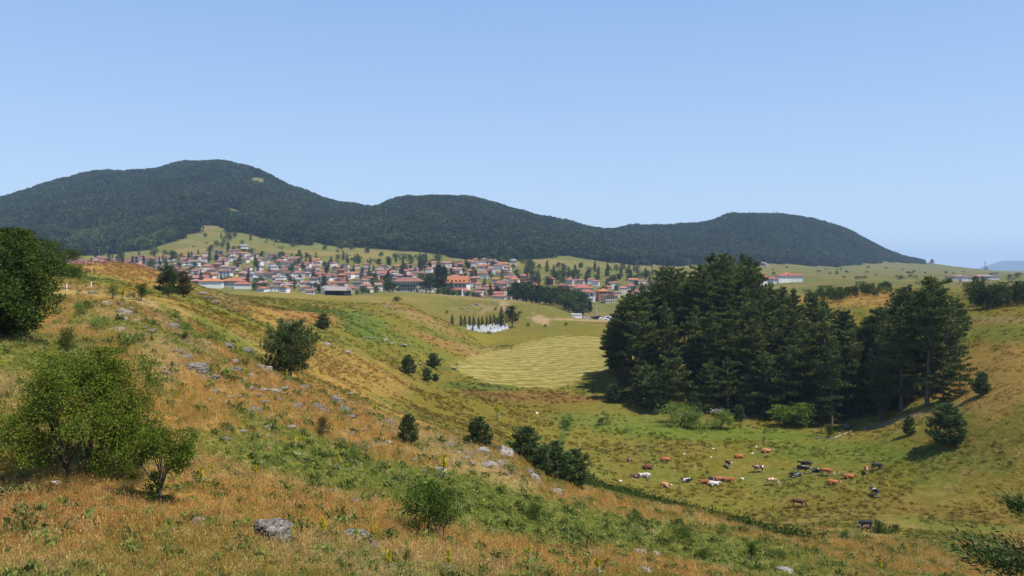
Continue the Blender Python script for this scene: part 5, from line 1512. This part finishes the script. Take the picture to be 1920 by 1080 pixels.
def landmarks():
    # dark timber barn on the plateau
    p = gpd(634, 432); p.z -= .1
    b = empty('barn', p, math.radians(-16), .95)
    W, D, Z, H = 11.5, 7.5, 2.7, 2.2
    m = MB()
    for i in range(int(W / .24)):
        x = -W/2 + i*.24
        if not (5.9 < i*.24 < 7.0): m.box(x, x + .22, -D/2 - .02*(i % 2), -D/2 + .08, -.6, Z)
        m.box(x, x + .22, D/2 - .08, D/2, -.6, Z)
    for i in range(int(D / .24)):
        y = -D/2 + .1 + i*.24
        zz = Z + H * .88 * (1 - abs(y + .1) / (D/2))
        m.box(W/2 - .08, W/2 + .02*(i % 2), y, y + .22, -.6, zz)
        if not (-1.7 < y < 1.6): m.box(-W/2 - .02*(i % 2), -W/2 + .08, y, y + .22, -.6, zz)
        else: m.box(-W/2, -W/2 + .08, y, y + .22, 2.4, zz)
    link('wall', m.mesh('wall', M['old_wood']), None, b)
    r = link('roof', roof_mesh(W, D, Z, H, .75, False, .14), M['grey_planks'], b)
    for x, y in [(-W/2 - .1, -1.8), (-W/2 - .1, 1.7), (-W/2 - .5, -D/2 - .4), (W/2 + .5, -D/2 - .4)]:
        t = MB(); t.tube([(x, y, -.6), (x, y, Z + .05)], [.11, .1], 6); link('post', t.mesh('post', M['grey_planks']), None, b)
    t = MB(); t.box(-.6, .6, -.04, .04, -.5, 2.2); dd = link('door', t.mesh('door', M['old_wood']), None, b); dd.location = (.75, -D/2 + .3, 0)
    tag(b, 'dark timber barn with grey plank roof standing alone on the plateau', 'barn')
    # school
    p = gpd(768, 640); s = empty('school', p, math.radians(7))
    W, D, Z = 22.5, 12.0, 7.6
    link('wall', wall_mesh(W, D, Z), WM['cream'], s)
    link('roof', roof_mesh(W, D, Z + .004, 3.2, 1.0, True, .3), RM['rust'], s)
    m = MB(); m.box(-W/2 - .05, W/2 + .05, -D/2 - .06, D/2 + .05, -2.5, 1.1); link('plinth', m.mesh('plinth', WM['grey']), None, s)
    m = MB(); m.box(-W/2 + 3.5, W/2 - 6, -D/2 - 1.1, -D/2 - .004, 4.05, 4.25); m.box(-W/2 + 3.5, W/2 - 6, -D/2 - 1.1, -D/2 - 1.04, 4.25, 5.0); link('balcony', m.mesh('balcony', M['old_wood']), None, s)
    for f, z in enumerate((1.7, 4.9)):
        for i in range(9):
            wn_ = link('window', WIN, None, s); wn_.location = (-W/2 + 2 + i * 2.1, -D/2 - .004, z); wn_.scale = (.95, 1, 1.15)
    t = MB(); t.box(-.5, .5, -.5, .5, 0, 2.0); c = link('chimney', t.mesh('chimney', WM['brick']), None, s.children[1]); c.location = (-W*.42, 0, Z + .4)
    tag(s, 'long cream two-storey school with broad hipped red roof on a green bank', 'building')
    # hotel with orange roof and dormers
    p = gpd(855, 668); h = empty('hotel', p, math.radians(-12))
    W, D, Z = 20.0, 11, 9.2
    link('wall', wall_mesh(W, D, Z, 5.2), WM['white'], h)
    rf = link('roof', roof_mesh(W, D, Z + .004, 5.6, .7, False, .3), RM['orange'], h)
    for i in range(6):
        t = MB(); t.box(-.6, .6, -1.6, .3, 0, 1.2); t.add([(-.75, -1.75, 1.2), (.75, -1.75, 1.2), (.75, .5, 1.2), (-.75, .5, 1.2), (0, -1.75, 1.9), (0, .9, 1.9)], [(0, 1, 4), (0, 4, 5, 3), (1, 2, 5, 4), (3, 2, 1, 0), (2, 3, 5)])
        c = link('dormer', t.mesh('dormer', RM['orange']), None, rf); c.location = (-W/2 + 2 + i * 3.2, -D/2 + 1.7, Z + .9)
    for f, z in enumerate((1.0, 3.8, 6.6)):
        m = MB(); m.box(-W/2, W/2, -D/2 - 1.2, -D/2 - .004, z + 1.9, z + 2.05); m.box(-W/2, W/2, -D/2 - 1.2, -D/2 - 1.14, z + 2.05, z + 2.8); link('balcony', m.mesh('balcony', M['grey_planks']), None, h)
        for i in range(6):
            wn_ = link('window', WIN, None, h); wn_.location = (-W/2 + 2 + i * 3.2, -D/2 - .004, z - .1); wn_.scale = (1.4, 1, 1.2)
    tag(h, 'big white hotel with steep bright orange roof and dormer row', 'building')
    house(862, 632, 5, 'white', 'red', .05, 1.15, True, 'long low white building with red hip roof in front of the hotel', name='house')
    house(846, 640, 5, 'white', 'orange', -.1, .9, True, 'low white annexe under the hotel balconies')
    # left front houses
    house(397, 655, 5, 'white', 'orange', .12, 1.15, False, 'whitewashed long house with bright orange roof at the village edge')
    house(437, 668, 5, 'grey', 'orange', -.06, 1.15, False, 'long grey house with orange tiles at the village edge')
    house(455, 660, 5, 'white', 'red', .15, .85, False, 'white house with crimson red roof at the village edge')
    house(433, 745, 1, 'cream', 'brown', .05, .95, True, 'bright yellow walled house in the left village', wmat=YEL)
    house(424, 735, 6, 'white', 'brown', .0, 1.05, True, 'tall white house beside the yellow one')
    # right front houses
    house(1100, 660, 1, 'white', 'red', .0, 1.1, True, 'white gable house with red roof right of the dark wood')
    house(1094, 690, 1, 'white', 'red', .1, 1.25, True, 'large red roofed house behind the white gable house')
    house(1131, 665, 6, 'brick', 'orange', .2, 1.0, True, 'tall orange brick house right of the dark wood')
    # white obelisk
    p = gpd(867, 582); m = MB()
    m.box(-1.1, 1.1, -1.1, 1.1, -.5, .5)
    m.add([(-.75, -.75, .5), (.75, -.75, .5), (.75, .75, .5), (-.75, .75, .5), (-.22, -.22, 5.6), (.22, -.22, 5.6), (.22, .22, 5.6), (-.22, .22, 5.6), (0, 0, 6.2)], [(0, 1, 5, 4), (1, 2, 6, 5), (2, 3, 7, 6), (3, 0, 4, 7), (4, 5, 8), (5, 6, 8), (6, 7, 8), (7, 4, 8)])
    o = link('obelisk', m.mesh('obelisk', M['marble'])); o.location = p; tag(o, 'white pointed obelisk in front of the bushes below the hotel', 'monument')
    # white hut on the meadow, ridge hut
    house(458, dep(458, 466, 950), 7, 'white', 'grey', .2, 1.0, False, 'tiny white hut alone on the green meadow under the forest', chim=False, name='hut')
    house(957, dep(957, 496, 930), 5, 'cream', 'grey', 0, 1.1, False, 'low pale building at the forest edge by the bare sandy knoll', chim=False)
    # white shed, hay stand, vehicles
    p = gpd(1081, 492); m = MB(); sh = empty('shed', p, .05)
    m.box(-3, 3, -1.3, 1.3, -.3, 1.9); link('wall', m.mesh('wall', M['white_paint']), None, sh)
    m = MB(); m.add([(-3.1, -1.5, 1.9), (3.1, -1.5, 1.9), (3.1, 1.5, 2.35), (-3.1, 1.5, 2.35), (-3.1, -1.5, 1.98), (3.1, -1.5, 1.98), (3.1, 1.5, 2.43), (-3.1, 1.5, 2.43)], [(3, 2, 1, 0), (4, 5, 6, 7), (0, 1, 5, 4), (1, 2, 6, 5), (2, 3, 7, 6), (3, 0, 4, 7)]); link('roof', m.mesh('roof', M['metal']), None, sh)
    tag(sh, 'long white shed at the foot of the dark wood', 'shed')
    p = gpd(1083, 448); hs = empty('hay_shelter', p, .1)
    m = MB(); m.box(-1.9, 1.9, -.9, .9, 1.5, 2.1); link('hay', m.mesh('hay', plain_mat('hay', (.5, .36, .15), .9, .3, 5)), None, hs)
    for x in (-1.7, 0, 1.7):
        t = MB(); t.tube([(x, -.7, -.3), (x, -.7, 1.52)], [.12, .1], 6); link('post', t.mesh('post', plain_mat('yellow_wood', (.45, .33, .16), .8, .2, 5)), None, hs)
    tag(hs, 'small straw coloured stand on posts at the end of the hay meadow', 'shelter')
    def car(px, d, rz, col, label, van=False):
        o = empty('parked_car', gpd(px, d), rz)
        z1 = .95 if not van else 1.1; zt = 1.5 if not van else 2.2
        m = MB(); L = 4.3
        prof = [(-L/2, .3), (L/2, .3), (L/2, .8), (L/2 - .9 if not van else L/2 - .3, z1), (L/2 - 1.6 if not van else L/2 - .8, zt), (-L/2 + .8 if not van else -L/2 + .1, zt), (-L/2, z1)]
        n = len(prof); m.add([(x, -.85, z) for x, z in prof] + [(x, .85, z) for x, z in prof], [tuple(range(n)), tuple(range(2*n - 1, n - 1, -1))] + [(i, n + i, n + (i+1) % n, (i+1) % n) for i in range(n)])
        link('body', m.mesh('body', plain_mat('car_paint', col, .35, .1, 1)), None, o)
        m = MB(); m.box(-L/2 + .9, L/2 - 1.75, -.87, .87, z1 + .05, zt - .12); link('window', m.mesh('window', M['dark_glass']), None, o)
        for x in (-1.35, 1.35):
            for y in (-.8, .8):
                t = MB(); t.tube([(x, y - .1, .31), (x, y + .1, .31)], [.31, .31], 12); link('wheel', t.mesh('wheel', M['tyre']), None, o)
        tag(o, label, 'car')
    car(1102, 500, .1, (.5, .48, .45), 'beige parked car right of the long white shed')
    car(1112, 506, .0, (.05, .05, .06), 'dark parked car below the tall pole')
    car(1120, 502, 3.1, (.03, .04, .05), 'black parked van among the roadside trees', True)
    car(1130, 500, .2, (.75, .75, .75), 'white parked car near the left edge of the grove')
    car(1141, 504, .0, (.7, .72, .75), 'white parked van against the grove', True)
    car(1150, 506, .3, (.45, .46, .5), 'silver parked car partly behind the grove pines')
    # tall dark poles and pylon
    def lattice(px, d, h, label, arms=True):
        o = empty('pylon', gpd(px, d), .4); b = h * .09; m = MB()
        for s, t in ((-1, -1), (1, -1), (1, 1), (-1, 1)): m.tube([(s*b, t*b, -.5), (s*b*.25, t*b*.25, h*.7), (0, 0, h)], [h*.010]*3, 4)
        for i in range(6):
            z = h * i / 7; k = b * (1 - .75 * (i/7) / .7); z2 = h * (i + 1) / 7; k2 = max(.05, b * (1 - .75 * ((i+1)/7) / .7))
            for (s, t), (s2, t2) in (((-1, -1), (1, -1)), ((1, -1), (1, 1)), ((1, 1), (-1, 1)), ((-1, 1), (-1, -1))):
                m.tube([(s*k, t*k, z), (s2*k2, t2*k2, z2)], [h*.005]*2, 3)
        link('mast', m.mesh('mast', M['metal']), None, o)
        if arms:
            for z in (.68, .8, .92):
                a = MB(); a.tube([(-h*.11, 0, h*z), (h*.11, 0, h*z)], [h*.006]*2, 4); link('arm', a.mesh('arm', M['metal']), None, o)
        tag(o, label, 'pylon')
    lattice(1847, 2450, 30, 'lattice power pylon standing on the far plain at the right')
    lattice(1117, 512, 10.5, 'dark lattice pole rising from the roadside left of the grove', False)
    # lamp posts / poles in the village
    for px, d, h in [(564, 900, 11), (577, 905, 10), (521, 930, 11), (865, 690, 12), (590, 720, 8), (500, 700, 7)]:
        m = MB(); m.tube([(0, 0, -.3), (0, 0, h)], [.16, .11], 6); m.tube([(-.8, 0, h*.93), (.8, 0, h*.93)], [.06, .06], 4)
        o = link('utility_pole', m.mesh('utility_pole', M['dead_wood'])); o.location = gpd(px, d)
        later_label(o, 'pale utility pole among houses', 'pole', 'utility poles in the village')
landmarks()

def cemetery():
    m = MB(); m.box(-.5, .5, -1.0, 1.0, -.3, .28); m.box(-.5, .5, .7, .95, .28, 1.35)
    gm = m.mesh('gravestone', M['marble'])
    m = MB(); m.box(-.55, .55, -1.1, 1.1, -.3, .3); m.box(-.35, .35, .6, .8, .3, 1.2); m.box(-.12, .12, .6, .8, 1.2, 1.8); m.box(-.4, .4, .62, .78, 1.45, 1.6)
    gx = m.mesh('gravestone', M['marble'])
    r = random.Random(3); k = 0; tr = 0; S = []
    while k < 85 and tr < 4000:
        tr += 1
        px = r.uniform(876, 952); d = r.uniform(418, 438)
        lim = np.interp(px, [876, 900, 925, 953], [432, 421, 420, 432])
        if d < lim: continue
        p = gpd(px, d)
        if any(abs(p.x - q.x) < 1.25 and abs(p.y - q.y) < 2.3 for q in S): continue
        S.append(p); k += 1
        o = link('gravestone', gx if r.random() < .3 else gm); o.location = p; o.rotation_euler = (0, 0, math.radians(8) + r.uniform(-.1, .1)); sc = r.uniform(.85, 1.3); o.scale = (sc, sc, sc * r.uniform(.9, 1.3))
        tag(o, 'white marble gravestone in the crowded cemetery before the conifer row', 'gravestone', 'gravestones of the cemetery')
    # white fence along the front
    pts = [(877, 434.0), (893, 424), (905, 418.5), (920, 417), (940, 426), (958, 437)]
    W = [gpd(*p) for p in pts]; c = W[0].copy()
    f = empty('cemetery_fence', c)
    rail = MB()
    for h in (.5, .95): rail.tube([w - c + Vector((0, 0, h)) for w in W], [.05]*len(W), 4)
    link('rail', rail.mesh('rail', M['white_paint']), None, f)
    for i in range(len(W) - 1):
        L = (W[i+1] - W[i]).length; n = max(1, int(L / 2.5))
        for j in range(n):
            t = MB(); q = W[i] + (W[i+1] - W[i]) * (j / n) - c; t.box(q.x - .09, q.x + .09, q.y - .09, q.y + .09, q.z - .3, q.z + 1.15)
            link('post', t.mesh('post', M['white_paint']), None, f)
    tag(f, 'white fence along the front edge of the cemetery', 'fence')
cemetery()

def far_houses(rest, r):
    """the houses at the back of the village beyond the nearest ones, as one mass"""
    V = []; Fs = []; MI = []; mats = []
    def mi(m):
        if m not in mats: mats.append(m)
        return mats.index(m)
    for p, px, d in rest:
        P = HP[r.choice([0, 1, 2, 3, 4, 6, 7])]; s = r.uniform(.60, .86); a = r.uniform(-.35, .35) + (math.pi / 2 if r.random() < .3 else 0)
        wm = WM[r.choice(['white', 'white', 'cream', 'pink', 'grey', 'beige'])]; rm = RM[r.choice(['red', 'rust', 'rust', 'pink', 'brown', 'orange'])]
        for me, m in ((P['wall'], wm), (P['roof'], rm), (CHM, WM['brick'])):
            b = len(V); off = (P['w'] * .2, P['d'] * .12, P['z'] + P['rh'] * .55) if me is CHM else (0, 0, 0)
            for v in me.vertices:
                x, y, z = (v.co[i] + off[i] for i in range(3)); x *= s; y *= s; z *= s
                V.append((p.x + x*math.cos(a) - y*math.sin(a), p.y + x*math.sin(a) + y*math.cos(a), p.z + z))
            k = mi(m)
            for f in me.polygons: Fs.append([b + i for i in f.vertices]); MI.append(k)
    me = bpy.data.meshes.new('distant_houses'); me.from_pydata(V, [], Fs); me.update()
    for m in mats: me.materials.append(m)
    me.polygons.foreach_set('material_index', MI)
    o = bpy.data.objects.new('distant_houses', me); COL.objects.link(o)
    tag(o, 'crowded red roofed houses at the back of the village', 'houses', None, 'stuff')

def village():
    r = random.Random(17)
    taken = [(gpd(px, d), w) for px, d, w in [(768, 640, 26), (855, 668, 24), (862, 632, 16), (846, 640, 14), (397, 655, 15), (437, 668, 15), (455, 660, 12), (433, 745, 12), (424, 735, 11), (1100, 660, 14), (1094, 690, 15), (1131, 665, 12), (822, 612, 5), (831, 616, 5), (806, 640, 10)]]
    H = []
    t = 0
    while len(H) < 420 and t < 60000:
        t += 1
        px = r.uniform(178, 1262); d = math.sqrt(r.uniform(606**2, 985**2))
        # outline of the village in plan
        far = np.interp(px, [178, 260, 330, 400, 520, 600, 700, 800, 900, 1000, 1100, 1262], [985, 985, 975, 1000, 985, 930, 900, 960, 960, 870, 840, 800])
        near = np.interp(px, [178, 330, 400, 520, 640, 700, 740, 790, 830, 880, 940, 965, 985, 1090, 1130, 1262], [720, 690, 655, 622, 622, 640, 680, 690, 625, 625, 616, 640, 652, 690, 650, 655])
        if not near < d < far: continue
        dens = fbm(np.array([px / 60.]), np.array([d / 60.]), 2)[0]
        if r.random() < .12 - dens * .5 and d > near + 40: continue
        if 980 < px < 1060 and d > 740 and r.random() < .6: continue
        p = gpd(px, d)
        if any((p.x-q.x)**2 + (p.y-q.y)**2 < ((w + 9) * .5 + 1.2)**2 for q, w in taken): continue
        taken.append((p, 9)); H.append((p, px, d))
    print('houses', len(H))
    H.sort(key=lambda h: h[2])
    rest = H[272:]; H = H[:272]
    far_houses(rest, r)
    for p, px, d in H:
        k = r.choice([0, 0, 1, 1, 2, 2, 3, 4, 5, 6, 7])
        rc = r.choice(['red', 'red', 'rust', 'rust', 'rust', 'pink', 'pink', 'brown', 'orange', 'grey'] if px < 800 else ['red', 'red', 'red', 'rust', 'orange', 'orange', 'pink', 'brown', 'rust'])
        wc = r.choice(['white', 'white', 'white', 'cream', 'cream', 'pink', 'grey', 'beige', 'brick'])
        rz = r.uniform(-.35, .35) + (math.pi / 2 if r.random() < .3 else 0)
        st = {1: 'low', 2: 'two-storey', 3: 'tall'}[HP[k]['wins']]
        house(px, d, k, wc, rc, rz, r.uniform(.60, .86), d < 745, None, '%s %s house with %s %s roof' % (st, wc, rc, 'hip' if HP[k]['hip'] else 'gable'))
    # hamlet right of the grove and the farther one
    for i, (px, d, k, wc, rc, rz) in enumerate([(1424, 760, 1, 'white', 'orange', .1), (1430, 800, 1, 'cream', 'orange', .1), (1438, 775, 0, 'grey', 'red', -.2), (1446, 810, 2, 'white', 'red', 0), (1467, 815, 1, 'white', 'red', .1), (1475, 860, 1, 'cream', 'orange', .2), (1490, 822, 3, 'white', 'red', 0), (1494, 866, 2, 'beige', 'red', .2), (1458, 830, 7, 'cream', 'rust', 0)]):
        house(px, d, k, wc, rc, rz, 1, False, None, '%s house with %s roof' % (wc, rc), 'houses right of the grove', [('the gap right of the tall pines', 1428, 535), ('the scrub row', 1500, 540)])
    for i, (px, d) in enumerate([(1782, 900), (1792, 905), (1802, 930), (1812, 890), (1826, 915), (1838, 940), (1850, 920), (1860, 950)]):
        house(px, d, 2 + 3 * (i % 2), 'white' if i % 2 else 'grey', ['brown', 'pink', 'grey', 'brown'][i % 4], r.uniform(-.3, .3), .9, False, None, '%s farm building with dull roof' % ('white' if i % 2 else 'grey'), 'farm buildings before the far plain', [('the tree belt', 1860, 545), ('the bright green tree', 1742, 520)])
    # trees between the houses
    k = 0; t = 0; T = []
    while k < 300 and t < 30000:
        t += 1
        px = r.uniform(170, 1270); d = math.sqrt(r.uniform(612**2, 1010**2))
        p = gpd(px, d)
        near = np.interp(px, [178, 330, 400, 520, 640, 700, 740, 790, 830, 880, 940, 965, 985, 1090, 1130, 1262], [720, 690, 665, 630, 630, 625, 660, 670, 640, 640, 630, 640, 650, 690, 650, 655])
        if d < near: continue
        if d > 940 and r.random() < .5: continue
        if any((p.x-q.x)**2 + (p.y-q.y)**2 < (w * .5 + .1)**2 for q, w in taken): continue
        taken.append((p, 4)); k += 1
        kind = 'con' if r.random() < .42 else 'bro'
        h = r.uniform(7, 12) if kind == 'con' else r.uniform(5.5, 9)
        if 985 < px < 1075 and d > 740: h *= 1.15
        ft(kind, px, d, h, None, 'trees between the village houses', 'pointed dark conifer' if kind == 'con' else 'round green tree', wide=r.uniform(.8, 1.15), mat=M['far_conifer'] if kind == 'bro' and r.random() < .35 else None)
    print('village trees', k)
    for i in range(60):
        px = r.uniform(985, 1075) if i < 22 else r.uniform(170, 1270); d = r.uniform(745, 880) if i < 22 else r.uniform(930, 1050)
        p = gpd(px, d)
        if any((p.x-q.x)**2 + (p.y-q.y)**2 < (w * .5 + 2)**2 for q, w in taken): continue
        taken.append((p, 4)); ft('con' if r.random() < .5 else 'bro', px, d, r.uniform(7, 13), None, 'trees at the upper edge of the village', 'dark upper edge tree')
village()
settle_labels()

# ------------------------------------------------------------------ air
def haze():
    zt = max(300.0, float(Zg.max()) + 60); zb = float(Zg.min()) - 60
    m = MB(); m.box(-26000, 26000, -80, 17500, zb, zt)
    mt, nt, out = new_mat('summer_haze')
    v = nd(nt, 'ShaderNodeVolumePrincipled')
    v.inputs['Color'].default_value = (.50, .70, 1.0, 1)
    v.inputs['Density'].default_value = HAZE
    v.inputs['Anisotropy'].default_value = 0.0
    nt.links.new(v.outputs[0], out.inputs['Volume'])
    o = link('haze', m.mesh('haze', mt)); tag(o, None, None, None, 'stuff')
HAZE = 0.00008
haze()
